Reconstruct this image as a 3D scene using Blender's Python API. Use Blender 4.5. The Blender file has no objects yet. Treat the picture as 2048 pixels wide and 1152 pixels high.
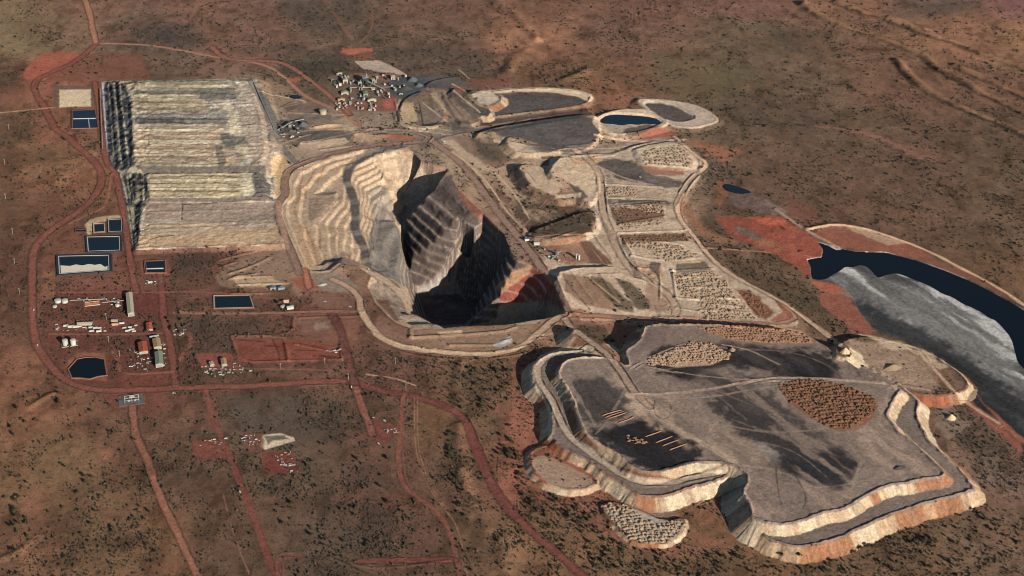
import bpy, math, random
import numpy as np
from mathutils import Vector, geometry
R = math.radians
scn = bpy.context.scene
C = scn.collection
random.seed(7); rng = np.random.default_rng(7)

# ------------------------------------------------------------------ camera, sky, sun, exposure
W0, H0, F0 = 2048.0, 1152.0, 3400.0          # photo size and focal length in photo pixels
CAMH, PITCH = 1840.0, R(31)
SP, CP = math.sin(PITCH), math.cos(PITCH)
cam_d = bpy.data.cameras.new('camera'); cam = bpy.data.objects.new('camera', cam_d); C.objects.link(cam)
cam.location = (0, 0, CAMH); cam.rotation_euler = (R(90) - PITCH, 0, 0)
cam_d.sensor_width = 36; cam_d.lens = 36 * F0 / W0; cam_d.clip_start = 10; cam_d.clip_end = 60000
scn.camera = cam
SUN_EL, SUN_AZ = R(19.5), R(144)               # azimuth clockwise from +Y
sdir = Vector((math.sin(SUN_AZ) * math.cos(SUN_EL), math.cos(SUN_AZ) * math.cos(SUN_EL), math.sin(SUN_EL)))
world = bpy.data.worlds.new('World'); scn.world = world; world.use_nodes = True
wn = world.node_tree.nodes; wn.clear()
sky = wn.new('ShaderNodeTexSky'); sky.sky_type = 'NISHITA'; sky.sun_disc = False
sky.sun_elevation = SUN_EL; sky.sun_rotation = SUN_AZ
bg = wn.new('ShaderNodeBackground'); bg.inputs['Strength'].default_value = 0.05
wo = wn.new('ShaderNodeOutputWorld')
world.node_tree.links.new(sky.outputs[0], bg.inputs[0]); world.node_tree.links.new(bg.outputs[0], wo.inputs[0])
sl = bpy.data.lights.new('sun', 'SUN'); sl.energy = 5.0; sl.angle = R(0.5); sl.color = (1.0, 0.91, 0.80)
so = bpy.data.objects.new('sun', sl); C.objects.link(so); so.rotation_euler = sdir.to_track_quat('Z', 'Y').to_euler()
so.location = (0, 0, 3000)
scn.view_settings.view_transform = 'Standard'; scn.view_settings.look = 'None'
scn.view_settings.exposure = 0.62; scn.view_settings.gamma = 1
scn.cycles.diffuse_bounces = 0; scn.cycles.max_bounces = 4
scn.cycles.pixel_filter_type = 'BLACKMAN_HARRIS'; scn.cycles.filter_width = 0.95

# ------------------------------------------------------------------ projection helpers
def unproj(u, v, z=0.0):
    a = (np.asarray(u, float) - W0 / 2) / F0; b = (np.asarray(v, float) - H0 / 2) / F0
    t = (CAMH - z) / (SP + b * CP)
    return a * t, t * (CP - b * SP)
def proj(x, y, z):
    dz = np.asarray(z, float) - CAMH
    d = y * CP - dz * SP
    return W0 / 2 + F0 * x / d, H0 / 2 - F0 * (y * SP + dz * CP) / d
def PT(s):
    return [tuple(float(q) for q in p.split(',')) for p in s.split()]
def lin(c):
    c = np.asarray(c, float) / 255.0
    return np.where(c < 0.04045, c / 12.92, ((c + 0.055) / 1.055) ** 2.4)

# ------------------------------------------------------------------ noise
def vnoise(x, y, sc, seed=0):
    x = x / sc + seed * 17.31; y = y / sc + seed * 9.77
    xi = np.floor(x).astype(np.int64); yi = np.floor(y).astype(np.int64)
    fx = x - xi; fy = y - yi
    fx = fx * fx * (3 - 2 * fx); fy = fy * fy * (3 - 2 * fy)
    def h(a, b):
        n = (a * 374761393 + b * 668265263 + seed * 974711) & 0x7fffffff
        n = ((n ^ (n >> 13)) * 1274126177) & 0x7fffffff
        return ((n ^ (n >> 16)) & 0xffff) / 65535.0
    return (h(xi, yi) * (1 - fx) + h(xi + 1, yi) * fx) * (1 - fy) + (h(xi, yi + 1) * (1 - fx) + h(xi + 1, yi + 1) * fx) * fy
def fbm(x, y, sc, seed=0, o=4):
    s = 0; a = 1; t = 0
    for i in range(o):
        s = s + a * vnoise(x, y, sc / 2 ** i, seed + i * 3); t += a; a *= 0.55
    return s / t * 2 - 1
def n1(s, sc, seed=0):
    return vnoise(s, np.zeros_like(s), sc, seed) * 2 - 1
def sst(a, b, x):
    t = np.clip((x - a) / (b - a), 0, 1); return t * t * (3 - 2 * t)

# ------------------------------------------------------------------ the terrain grid (finer near the camera)
DU, DV = 1.6, 1.3
us = np.concatenate([np.arange(-440, -40, 4.0), np.arange(-40, 2090, DU), np.arange(2090, 2500, 4.0)]); vs = np.concatenate([np.arange(-190, -20, 2.5), np.arange(-20, 1175, DV), np.arange(1175, 1570, 3.0)])
NU, NV = len(us), len(vs)
U, V = np.meshgrid(us, vs); U = U.ravel(); V = V.ravel()
X, Y = unproj(U, V, 0.0)
Z = np.zeros_like(X)

def sdf(px, py, pts, closed=True):
    """signed distance (negative inside) and arc length of the nearest outline point"""
    n = len(pts); best = np.full(px.shape, 1e18); arc = np.zeros(px.shape); inside = np.zeros(px.shape, bool); L = 0.0
    for i in range(n if closed else n - 1):
        ax, ay = pts[i]; bx, by = pts[(i + 1) % n]
        dx, dy = bx - ax, by - ay; l2 = dx * dx + dy * dy + 1e-12
        t = np.clip(((px - ax) * dx + (py - ay) * dy) / l2, 0, 1)
        d = (px - ax - t * dx) ** 2 + (py - ay - t * dy) ** 2
        m = d < best; best = np.where(m, d, best); arc = np.where(m, L + t * math.sqrt(l2), arc)
        L += math.sqrt(l2)
        if closed and ay != by:
            c = ((ay > py) != (by > py)) & (px < (bx - ax) * (py - ay) / (by - ay) + ax)
            inside ^= c
    d = np.sqrt(best)
    return (np.where(inside, -d, d) if closed else d), arc
def chaikin(p, closed=True, k=2):
    for _ in range(k):
        q = []; n = len(p)
        for i in range(n if closed else n - 1):
            a = p[i]; b = p[(i + 1) % n]
            q += [(a[0] * .75 + b[0] * .25, a[1] * .75 + b[1] * .25), (a[0] * .25 + b[0] * .75, a[1] * .25 + b[1] * .75)]
        if not closed: q = [p[0]] + q + [p[-1]]
        p = q
    return p
def plan(pts, z=0.0):
    return [tuple(float(q) for q in unproj(u, v, z)) for u, v in pts]
def near(pts, m):
    xs = [p[0] for p in pts]; ys = [p[1] for p in pts]
    return np.nonzero((X > min(xs) - m) & (X < max(xs) + m) & (Y > min(ys) - m) & (Y < max(ys) + m))[0]

STREAK = np.zeros_like(X); FACE = np.zeros_like(X)      # arc position and face mask of dump slopes
def dump(s, z, slope=0.72, rough=2.0, berm=0.0, smooth=1, face=True, seed=1, tx=0.0, ty=0.0):
    p = chaikin(plan(PT(s), z), True, smooth); x0 = min(q[0] for q in p); y1 = max(q[1] for q in p)
    i = near(p, (z + 5) / slope + 20)
    d, a = sdf(X[i], Y[i], p)
    d = d + (3.0 * n1(a, 75, seed + 21) if face and z > 12 else 0) + rough * n1(a, 9, seed) + rough * 0.7 * n1(a, 31, seed + 4)
    d = d + np.where(d > 1, .9 * fbm(X[i], Y[i], 11, seed + 60, 3) + 2.0 * np.abs(n1(a, 7, seed + 8)) * np.clip(d / 12, .2, 1), 0) * (1 if face else .4)
    h = z - np.maximum(d, 0) * slope - tx * np.maximum(X[i] - x0, 0) - ty * np.maximum(y1 - Y[i], 0)
    if berm: h = h + berm * np.exp(-((d + 3.5) / 2.4) ** 2) * (0.45 + 0.75 * vnoise(a, a * 0, 7, seed + 2))
    up = h > Z[i]
    Z[i] = np.where(up, h, Z[i])
    if face:
        k = i[up]; f = (d[up] > 0.5)
        FACE[k] = np.where(f, 1.0, 0.0); STREAK[k] = np.where(f, a[up] + 1000 * seed, STREAK[k])
def dig(s, z, slope=0.7, rough=1.0):
    p = chaikin(plan(PT(s), z), True, 1); i = near(p, 80)
    d, a = sdf(X[i], Y[i], p); d = d + rough * n1(a, 9, 3)
    Z[i] = np.minimum(Z[i], z + np.maximum(d, 0) * slope)
def ridge(s, h, w, z=0.0, asym=1.0):
    p = chaikin(plan(PT(s), z), False, 2); i = near(p, w * 4)
    d, a = sdf(X[i], Y[i], p, False)
    k = np.exp(-(d / w) ** 2) * (0.6 + 0.5 * n1(a, 60, 5))
    Z[i] = Z[i] + h * k

# ------------------------------------------------------------------ heights: plains, dunes
Z += 2.2 * fbm(X, Y, 420, 11, 3) + 0.35 * fbm(X, Y, 28, 21, 3)
DUNES = ['1793,122 1821,155 1861,185 1923,217 1986,242 2048,270 2120,300', '1608,12 1646,35 1708,60 1786,85 1848,110 1866,132 1911,155 1973,192 2048,225 2120,260',
         '1676,5 1751,32 1811,50 1848,67 1911,85 1973,112 2048,135 2130,165', '1911,132 1980,165 2048,192 2120,225', '1590,-20 1608,12', '1780,40 1850,60', '985,0 1040,40 1075,80']
for s in DUNES: ridge(s, 12, 13)
ridge('917,850 922,926 937,984 957,1024 975,1060', 5, 11); ridge('922,726 912,776 917,813', 5, 12)
ridge('1002,1081 1015,1152 1030,1230', 5, 15); ridge('40,800 48,900 50,1000 30,1100', 3, 14); ridge('0,1120 40,1105 60,1085', 3, 8)
ridge('60,815 85,800 110,790', 3, 8); ridge('50,340 95,325 125,350', 5, 40); ridge('110,800 160,900 200,1000 225,1140', 8, 45); ridge('300,960 320,1080 330,1200', 5, 30); ridge('20,960 40,1060 30,1200', 5, 30); ridge('1010,150 1030,115 1055,100', 6, 18)
ridge('1130,160 1155,150 1175,140', 8, 14); ridge('1125,110 1190,150 1230,190', 4, 16); ridge('540,0 700,75', 3, 14); ridge('650,0 700,70', 3, 12)
ZB = Z.copy()
LROWS = [('%d,%d 330,%d 400,%d 455,%d' % (262 + (v % 7), v, v - 1, v, v - 1), 2.6) for v in (168, 176, 187, 195, 205, 214, 224, 247, 257, 266, 276, 287, 297, 307, 316, 326)] + [('298,%d 380,%d 478,%d' % (v, v - 1, v - 1), 2.6) for v in (352, 361, 371, 380, 389)] + [('470,%d 530,%d' % (v, v - 3), 1.6) for v in (180, 205, 226, 250, 268, 286, 305)] + [('300,430 420,428 520,424', 1.5), ('290,458 400,455 540,446', 2.2), ('285,478 360,470', 1.5)]

# ------------------------------------------------------------------ heights: leach pad and its surroundings
for s, z in (('222,164 520,158 540,240 548,300 530,331 286,332 240,332 232,290 228,230', 8), ('240,163 520,158 542,250 546,300 530,331 286,332 256,331 249,290 246,230', 15),
             ('252,165 500,160 520,230 530,300 520,330 286,332 270,330 266,260 264,200', 22)):
    dump(s, z, 0.62, 1.2, 0.6, 0, False, 11)
for s, z in (('266,344 525,342 545,397 300,399 272,398', 8), ('292,347 515,345 535,395 300,396', 15)):
    dump(s, z, 0.62, 1.0, 0.5, 0, False, 12)
dump('284,402 550,398 566,488 274,497 280,440', 8, 0.6, 0.6, 0.4, 0, False, 13)
for s_, h_ in LROWS: ridge(s_, h_, 2.8)
# far stockpiles, tailings cells, ROM terraces
dump('1030,178 1090,176 1150,182 1185,190 1180,205 1150,215 1060,225 960,238 945,205 960,186', 4, 0.5, 0.8, 2.5, 1, False, 21)
dump('962,256 1060,241 1182,226 1196,236 1202,262 1180,290 1130,298 1062,286 1000,274 950,270', 15, 0.75, 1, 1, 1, False, 28, 0, .07)
dump('940,150 985,175 975,235 930,255 905,225 880,180 845,172 870,158', 5, 0.6, 0.8, 0.8, 1, False, 22)
dump('915,172 945,192 985,222 972,236 930,218 895,190', 11, 0.6, 0.6, 0.8, 1, True, 23)
dump('935,178 985,182 1010,196 980,215 955,205', 15, 0.6, 0.6, 0.8, 1, True, 24)
dump('810,195 850,178 880,205 895,240 850,258 805,248 795,225', 5, 0.6, 0.8, 0.8, 1, True, 25)
dump('1195,232 1235,218 1290,217 1325,226 1338,243 1330,252 1290,262 1230,272 1190,252 1182,242', 8, 0.4, 0.8, 1.2, 1, False, 26)
dig('1199,241 1214,231 1249,229 1299,233 1326,244 1310,252 1280,263 1235,266 1205,252', 4, 0.6)
dump('1265,197 1320,197 1390,208 1420,225 1437,238 1430,246 1390,256 1340,252 1300,224', 7, 0.4, 0.8, 1.2, 1, False, 27)
dig('1285,206 1315,205 1348,212 1372,224 1390,236 1372,243 1342,243 1305,224', 3, 0.6)

# ------------------------------------------------------------------ heights: waste dumps
dump('1010,275 1060,290 1180,320 1350,270 1420,335 1350,410 1360,440 1400,500 1480,560 1560,600 1600,640 1590,655 1390,640 1330,640 1300,600 1260,500 1200,440 1180,400 1130,390 1050,330', 5, 0.3, 1, 0.8, 1, False, 31)
dump('1036,331 1060,326 1085,330 1100,356 1136,371 1160,389 1112,396 1062,374 1046,350', 19, 0.75, 1, 1, 1, False, 32, 0.09)
dump('1124,308 1107,326 1095,348 1136,366 1155,378 1176,398 1190,393 1200,363 1198,338 1165,313', 22, 0.75, 1, 1, 1, False, 33, 0.12)
dump('1012,275 1030,272 1060,288 1115,298 1115,303 1040,310 1015,292', 11, 0.6, 1, .8, 1, True, 34)
dump('1119,542 1150,535 1229,532 1250,548 1300,560 1340,600 1320,630 1160,628 1130,600 1110,560', 15, 0.75, 1, 1, 0, False, 35, 0, .07)
dump('1165,550 1180,547 1245,546 1255,552 1250,575 1190,575', 14, 0.8, 1, .6, 0, False, 36, 0, .12)
dump('1066,460 1110,445 1180,418 1196,440 1180,466 1120,478 1075,478', 9, 0.5, 2, 0, 1, False, 37)
dump('1270,294 1360,280 1388,318 1382,336 1296,330 1276,312', 10, 0.4, 1, 0, 1, False, 38)
dump('1222,411 1326,403 1332,426 1240,436', 8, 0.5, 1, .5, 0, False, 39, 0, .05)
T1 = ('1184,700 1124,700 1086,709 1066,726 1061,751 1066,773 1084,791 1094,801 1101,826 1099,851 1099,879 1134,904 1174,921 1189,931 1216,951 1249,971 1274,989 '
      '1299,994 1336,991 1384,974 1424,966 1459,954 1476,944 1490,960 1482,985 1495,1020 1512,1055 1536,1079 1566,1089 1598,1096 1621,1091 1668,1081 1691,1071 1726,1056 1761,1041 1776,1031 '
      '1823,1016 1846,1008 1911,995 1948,984 1956,979 1936,954 1911,929 1886,909 1861,884 1853,869 1831,828 1843,808 1833,796 1811,778 1790,760 1650,700 1600,660 1480,650 1330,648 1290,700 1262,740')
T2 = ('1219,714 1154,714 1126,721 1110,746 1123,765 1140,790 1150,820 1156,840 1164,860 1174,874 1211,896 1249,921 1269,941 1299,946 1336,941 1381,929 1409,926 1445,928 1478,938 1496,956 '
      '1481,984 1499,1014 1504,1036 1536,1049 1586,1049 1611,1039 1656,1024 1691,1019 1706,1009 1751,984 1786,968 1811,969 1836,961 1886,956 1893,946 1868,924 1846,901 1818,876 1798,864 1793,851 '
      '1776,833 1783,816 1798,791 1808,781 1790,770 1740,750 1690,720 1650,690 1600,662 1480,652 1330,646 1300,650 1287,655 1285,672 1264,690 1245,700 1250,715 1258,735')
dump('1057,905 1075,892 1100,888 1140,915 1180,938 1200,966 1174,980 1130,982 1090,968 1066,944 1060,925', 7, 0.7, 2, 1.2, 1, True, 41)
dump('1202,1010 1224,1004 1264,1012 1334,1044 1368,1034 1371,1050 1362,1072 1336,1088 1305,1088 1270,1085 1246,1068 1216,1036', 6, 0.8, 1.5, 0, 1, True, 42)
dump('1723,671 1748,676 1786,681 1823,688 1861,706 1898,731 1926,748 1940,768 1930,782 1886,790 1836,790 1786,768 1736,726 1706,716 1676,686', 13, 0.7, 1.5, 1.2, 1, True, 43)
dump(T1, 18, 0.86, 1.5, 2.6, 1, True, 44)
DT1 = Z.copy()
dump(T2, 31, 0.86, 1.3, 2.6, 1, True, 45)
dump('1150,655 1175,668 1215,690 1240,712 1262,736 1240,742 1205,712 1165,685 1140,668', 24, 0.7, 1, .8, 1, True, 46)
dump('1672,690 1690,683 1700,697 1704,712 1680,715 1670,704', 37, 0.8, 1, 0, 1, True, 47)
# plateau relief
top = (Z > 28) & (Y < 3200)
Z += np.where(top, 0.8 * fbm(X, Y, 60, 31, 3), 0)
lpz = (U > 200) & (U < 570) & (V > 150) & (V < 505); Z += np.where(lpz & (Z > 3), 1.0 * fbm(X, Y, 11, 401, 3), 0)
lfz = (U > 203) & (U < 300) & (V > 160) & (V < 500) & (Z > 2); Z += np.where(lfz, 3.2 * fbm(X, Y, 13, 406, 3), 0)
# tailings flat + embankment
LAKE = PT('1633,482 1676,495 1711,502 1773,504 1836,520 1886,538 1936,558 1971,575 2023,603 2110,655 2200,720 2200,830 2110,800 2070,765 2048,736 2036,726 2030,700 2023,676 2010,660 1993,641 1978,636 1966,626 1945,615 1926,608 1905,594 1886,588 1870,578 1856,570 1830,560 1812,552 1791,546 1768,551 1757,556 1748,548 1743,540 1732,532 1718,530 1704,535 1691,533 1680,542 1668,548 1655,557 1641,560 1623,558 1621,533 1613,518 1643,513 1646,498')
TAIL = PT('1633,482 1676,495 1711,502 1773,504 1836,520 1886,538 1936,558 1971,575 2023,603 2110,655 2200,720 2200,1000 2048,892 2023,863 1998,841 1961,816 1931,796 1948,776 1926,748 1896,726 1861,703 1823,686 1786,673 1761,666 1736,646 1716,621 1708,596 1686,572 1641,562 1623,558 1621,533 1613,518 1643,513 1646,498')
p = plan(TAIL); i = near(p, 40); d, a = sdf(X[i], Y[i], p)
Z[i] = np.where(d < 0, np.minimum(Z[i], -2.0), np.where((d < 25), np.minimum(Z[i], np.maximum(-2 + d * 0.35, 0) + np.where(Z[i] > 6, 99, 0) + np.maximum(ZB[i], 0)), Z[i]))
ridge('1616,460 1688,445 1818,485 1886,518 1996,575 2048,611 2130,665', 5, 9); ridge('1551,420 1611,460 1676,495', 4, 7)
for s in ('1390,640 1300,640 1220,636 1140,630',): ridge(s, 2, 6)
for s in ('1205,372 1322,378', '1213,398 1320,402', '1248,486 1350,487 1400,510', '1240,452 1330,436', '1342,546 1425,541', '1406,600 1478,602', '1360,560 1440,556', '1370,580 1460,578', '1400,612 1490,618', '1400,625 1500,630', '1230,412 1325,404', '1236,470 1370,465', '1262,515 1320,526 1400,520', '1255,300 1290,292', '1290,330 1380,336', '1190,318 1230,314', '1130,296 1180,292', '1145,316 1200,312',
          '1010,290 1060,300 1110,302', '1275,540 1320,545 1320,600', '1100,486 1150,470', '905,300 985,345', '930,330 1000,400 1060,470', '1300,555 1340,590', '1140,318 1150,340 1196,352', '1110,560 1130,600', '1140,552 1190,612', '1200,560 1230,600', '1060,400 1120,436', '1046,412 1100,450', '1350,600 1400,604', '1352,620 1396,628', '1345,545 1352,600', '1250,488 1265,512', '1170,478 1215,530', '1190,474 1225,520',
          '640,300 700,292', '600,285 640,280', '575,225 690,228', '580,262 690,258', '500,300 540,296', '470,555 540,552', '475,570 575,566', '440,535 470,525', '460,588 540,586', '730,258 860,262', '790,205 800,245', '900,180 955,228', '885,190 930,238', '890,60 1000,100'):
    ridge(s, 2.8, 2.8)
# little windrows on bare ground near the camp and pit
for s, h, w in (('462,672 540,672 575,676', 2.5, 3), ('462,674 480,725 560,722 684,718', 2.5, 3), ('684,718 680,690', 3, 3), ('570,690 576,722', 3, 4), ('590,688 620,692 652,700', 2, 3),
                ('587,634 585,668 512,672', 2, 3), ('600,635 660,633', 2, 2.5), ('680,634 720,632', 2, 2.5), ('658,1113 740,1152', 2.5, 3), ('670,1110 740,1140 900,1120', 1.5, 3),
                ('458,548 500,535 540,515', 3, 4), ('460,558 512,548', 3, 4), ('440,520 520,500', 2, 4), ('560,305 540,330 550,360 542,390', 3, 5), ('725,655 800,690 900,705 1000,705 1060,690', 2, 3),
                ('720,668 790,703 900,720 1010,716 1060,704', 2, 3), ('820,675 1000,665 1030,655', 4, 5), ('900,690 990,690', 3, 4), ('630,255 680,248 690,262', 5, 6),
                ('752,190 700,160', 0, 5), ('2030,1130 1900,1050', 1, 8), ('360,620 360,770', 1, 5), ('820,660 822,676', 3, 4)):
    ridge(s, h, w)

# ------------------------------------------------------------------ heights: the open pit, a surface over measured break lines
RIM = PT('812,291 770,296 724,299 662,314 612,334 588,345 578,364 581,390 564,410 563,430 577,468 596,512 612,545 640,548 662,546 687,527 719,535 742,552 735,572 752,606 777,633 789,643 824,658 887,656 924,652 1012,649 1069,648 1090,637 1131,626 1108,576 1088,545 1062,530 1036,520 1020,500 1008,468 999,460 965,425 932,393 912,370 904,348 893,336 867,329 842,322 826,305')
V3 = []; E3 = []
def add3(u, v, z):
    x, y = unproj(u, v, z); V3.append((float(x), float(y), z)); return len(V3) - 1
ids = [add3(u, v, 0.0) for u, v in RIM]
E3 += [(ids[k], ids[(k + 1) % len(ids)]) for k in range(len(ids))]
def line3(*pts):
    q = [add3(*p_) for p_ in pts]; E3.extend(zip(q[:-1], q[1:])); return q
line3((800, 296, -2), (737, 316, -12), (704, 338, -17), (700, 363, -22), (714, 395, -28), (718, 428, -34), (716, 458, -40), (728, 478, -45), (740, 500, -50), (741, 528, -58), (770, 548, -66), (800, 572, -78))
line3((788, 300, -3), (730, 311, -12), (694, 337, -17), (688, 363, -22), (700, 397, -28), (703, 428, -34), (701, 458, -40), (710, 480, -45), (722, 503, -50), (722, 528, -56))
line3((617, 395, -14), (667, 395, -15), (676, 400, -16), (635, 448, -17), (617, 438, -15))
for q in ((640, 525, -14), (660, 500, -24), (685, 470, -32), (655, 470, -22), (690, 515, -34)): add3(*q)
line3((729, 380, -42), (744, 405, -54), (744, 438, -62), (756, 448, -66), (757, 478, -70), (770, 502, -76), (758, 528, -72))
line3((793, 444, -72), (801, 500, -86), (790, 545, -84))
for q in ((850, 345, -26), (832, 360, -54), (808, 385, -74), (790, 390, -62), (796, 430, -92)): add3(*q)
line3((895, 340, -3), (880, 362, -5), (860, 388, -14), (835, 414, -36), (812, 438, -68), (803, 452, -92))
for x, y, z in ((-222, 3582, -96), (-190, 3592, -70), (-250, 3570, -104)): V3.append((x, y, z))
line3((860, 388, -14.1), (915, 436, -15), (948, 462, -22))
line3((835, 414, -36.1), (888, 466, -40), (912, 488, -54))
line3((812, 438, -68.1), (850, 498, -84), (890, 532, -102))
line3((803, 458, -94), (826, 514, -112), (858, 556, -136))
line3((806, 500, -128), (818, 548, -142), (830, 580, -160))
line3((836, 592, -174), (905, 588, -174), (950, 600, -176), (985, 612, -178), (930, 648, -180), (858, 648, -178))
for q in ((966, 482, -48), (940, 508, -80), (985, 516, -92), (1012, 556, -118), (940, 548, -140)): add3(*q)
line3((1085, 556, -10), (1062, 543, -12), (1000, 590, -60), (985, 604, -72), (1040, 602, -62), (1090, 582, -18))
for x, y, z in ((-150, 3085, -160), (-60, 3070, -165), (20, 3065, -150), (70, 3060, -95)): V3.append((x, y, z))
line3((762, 592, -28), (806, 620, -34)); line3((800, 590, -62), (815, 622, -66))
cv, ce, cf, ov, oe, of = geometry.delaunay_2d_cdt([Vector(q[:2]) for q in V3], E3, [], 0, 1e-4)
zz = []
for k, vtx in enumerate(cv):
    if ov[k]: zz.append(V3[ov[k][0]][2])
    else:
        dd = sorted(((vtx.x - q[0]) ** 2 + (vtx.y - q[1]) ** 2 + 1, q[2]) for q in V3)[:3]
        zz.append(sum(z_ / d_ for d_, z_ in dd) / sum(1 / d_ for d_, z_ in dd))
prim = plan(RIM); PI_ = near(prim, 30); pd, pa = sdf(X[PI_], Y[PI_], prim)
pitz = np.full(len(PI_), np.nan); px_, py_ = X[PI_], Y[PI_]
for f in cf:
    for k in range(1, len(f) - 1):
        (x0, y0), (x1, y1), (x2, y2) = cv[f[0]], cv[f[k]], cv[f[k + 1]]
        den = (y1 - y2) * (x0 - x2) + (x2 - x1) * (y0 - y2)
        if abs(den) < 1e-9: continue
        b = np.nonzero((px_ >= min(x0, x1, x2)) & (px_ <= max(x0, x1, x2)) & (py_ >= min(y0, y1, y2)) & (py_ <= max(y0, y1, y2)))[0]
        l0 = ((y1 - y2) * (px_[b] - x2) + (x2 - x1) * (py_[b] - y2)) / den
        l1 = ((y2 - y0) * (px_[b] - x2) + (x0 - x2) * (py_[b] - y2)) / den
        l2 = 1 - l0 - l1; m = (l0 > -1e-6) & (l1 > -1e-6) & (l2 > -1e-6)
        pitz[b[m]] = l0[m] * zz[f[0]] + l1[m] * zz[f[k]] + l2[m] * zz[f[k + 1]]
ins = (pd < 0) & ~np.isnan(pitz)
pz = np.nan_to_num(pitz)
wob = 1.3 * fbm(px_, py_, 70, 41, 3)
def terrace(h, step, sharp=0.28):
    k = (h + wob) / step; f = np.floor(k); r = k - f
    return (f + sst(0.5 - sharp, 0.5 + sharp, r)) * step - wob
deep = px_ > unproj(np.full_like(px_, 745.0), np.zeros_like(px_) + 450, 0)[0]
tz = np.where(deep, terrace(pz, 17, 0.2), terrace(pz, 6.5, 0.15)); FR = np.full(len(X), .5); FR[PI_] = ((pz + wob) / 17) % 1.0
amt = sst(0, 12, -pd) * np.where(deep, 0.62, 0.9)
pz = pz * (1 - amt) + tz * amt + np.where(deep, 1.8, 0.9) * fbm(px_, py_, 17, 51, 4) * sst(2, 20, -pd)
Z[PI_] = np.where(ins, np.minimum(pz, 1.0), Z[PI_])
Zg = Z.reshape(NV, NU); Zb = Zg.copy(); Zb[1:-1, 1:-1] = (Zg[1:-1, 1:-1] * 2 + Zg[:-2, 1:-1] + Zg[2:, 1:-1] + Zg[1:-1, :-2] + Zg[1:-1, 2:]) / 6
Zb = Zb.ravel(); Z[PI_] = np.where(ins & deep, Zb[PI_], Z[PI_]); Zg = Z.reshape(NV, NU).copy(); Zg[1:-1] = (Zg[1:-1] * 2 + Zg[:-2] + Zg[2:]) / 4; Zg = Zg.ravel(); Z[PI_] = np.where(ins & deep & (pd < -4), Zg[PI_], Z[PI_])
PIT = np.zeros(len(X), bool); PIT[PI_[ins]] = True
PU, PV = proj(X, Y, Z)

# sample the surface through a photo point
def hgt(x, y):
    u, v = proj(x, y, 0.0)
    fu = np.clip(np.interp(u, us, np.arange(NU)), 0, NU - 1.001); fv = np.clip(np.interp(v, vs, np.arange(NV)), 0, NV - 1.001)
    a = np.floor(fu).astype(int); b = np.floor(fv).astype(int); fu = fu - a; fv = fv - b
    q = lambda c, d: Z[d * NU + c]
    return (q(a, b) * (1 - fu) + q(a + 1, b) * fu) * (1 - fv) + (q(a, b + 1) * (1 - fu) + q(a + 1, b + 1) * fu) * fv
def lift(pts):
    u = np.array([p[0] for p in pts], float); v = np.array([p[1] for p in pts], float)
    done = np.zeros(len(u), bool); rz = np.zeros(len(u))
    for z in np.arange(50, -190, -1.5):
        x, y = unproj(u, v, z); hit = (~done) & (hgt(x, y) >= z)
        rz[hit] = z; done |= hit
    x, y = unproj(u, v, rz)
    return np.stack([x, y, hgt(x, y)], 1)

BENCHES = ['887,402 906,428 928,452', '880,424 905,446 922,460', '862,410 880,440 904,470', '838,414 862,436 890,462 906,478', '828,438 850,458 880,486 900,515', '820,458 842,476 868,500', '812,478 836,498 856,520', '808,500 826,520 842,540', '905,394 930,424']
for s_ in BENCHES:
    q_ = [(p_[0], p_[1]) for p_ in lift(chaikin(PT(s_), False, 1))]; i = near(q_, 16); d, a = sdf(X[i], Y[i], q_, False)
    Z[i] = Z[i] + 3.4 * np.exp(-(d / 2.3) ** 2) * (.7 + .6 * n1(a, 14, 3)) * np.where(PIT[i], 1, 0)
PU, PV = proj(X, Y, Z)

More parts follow.
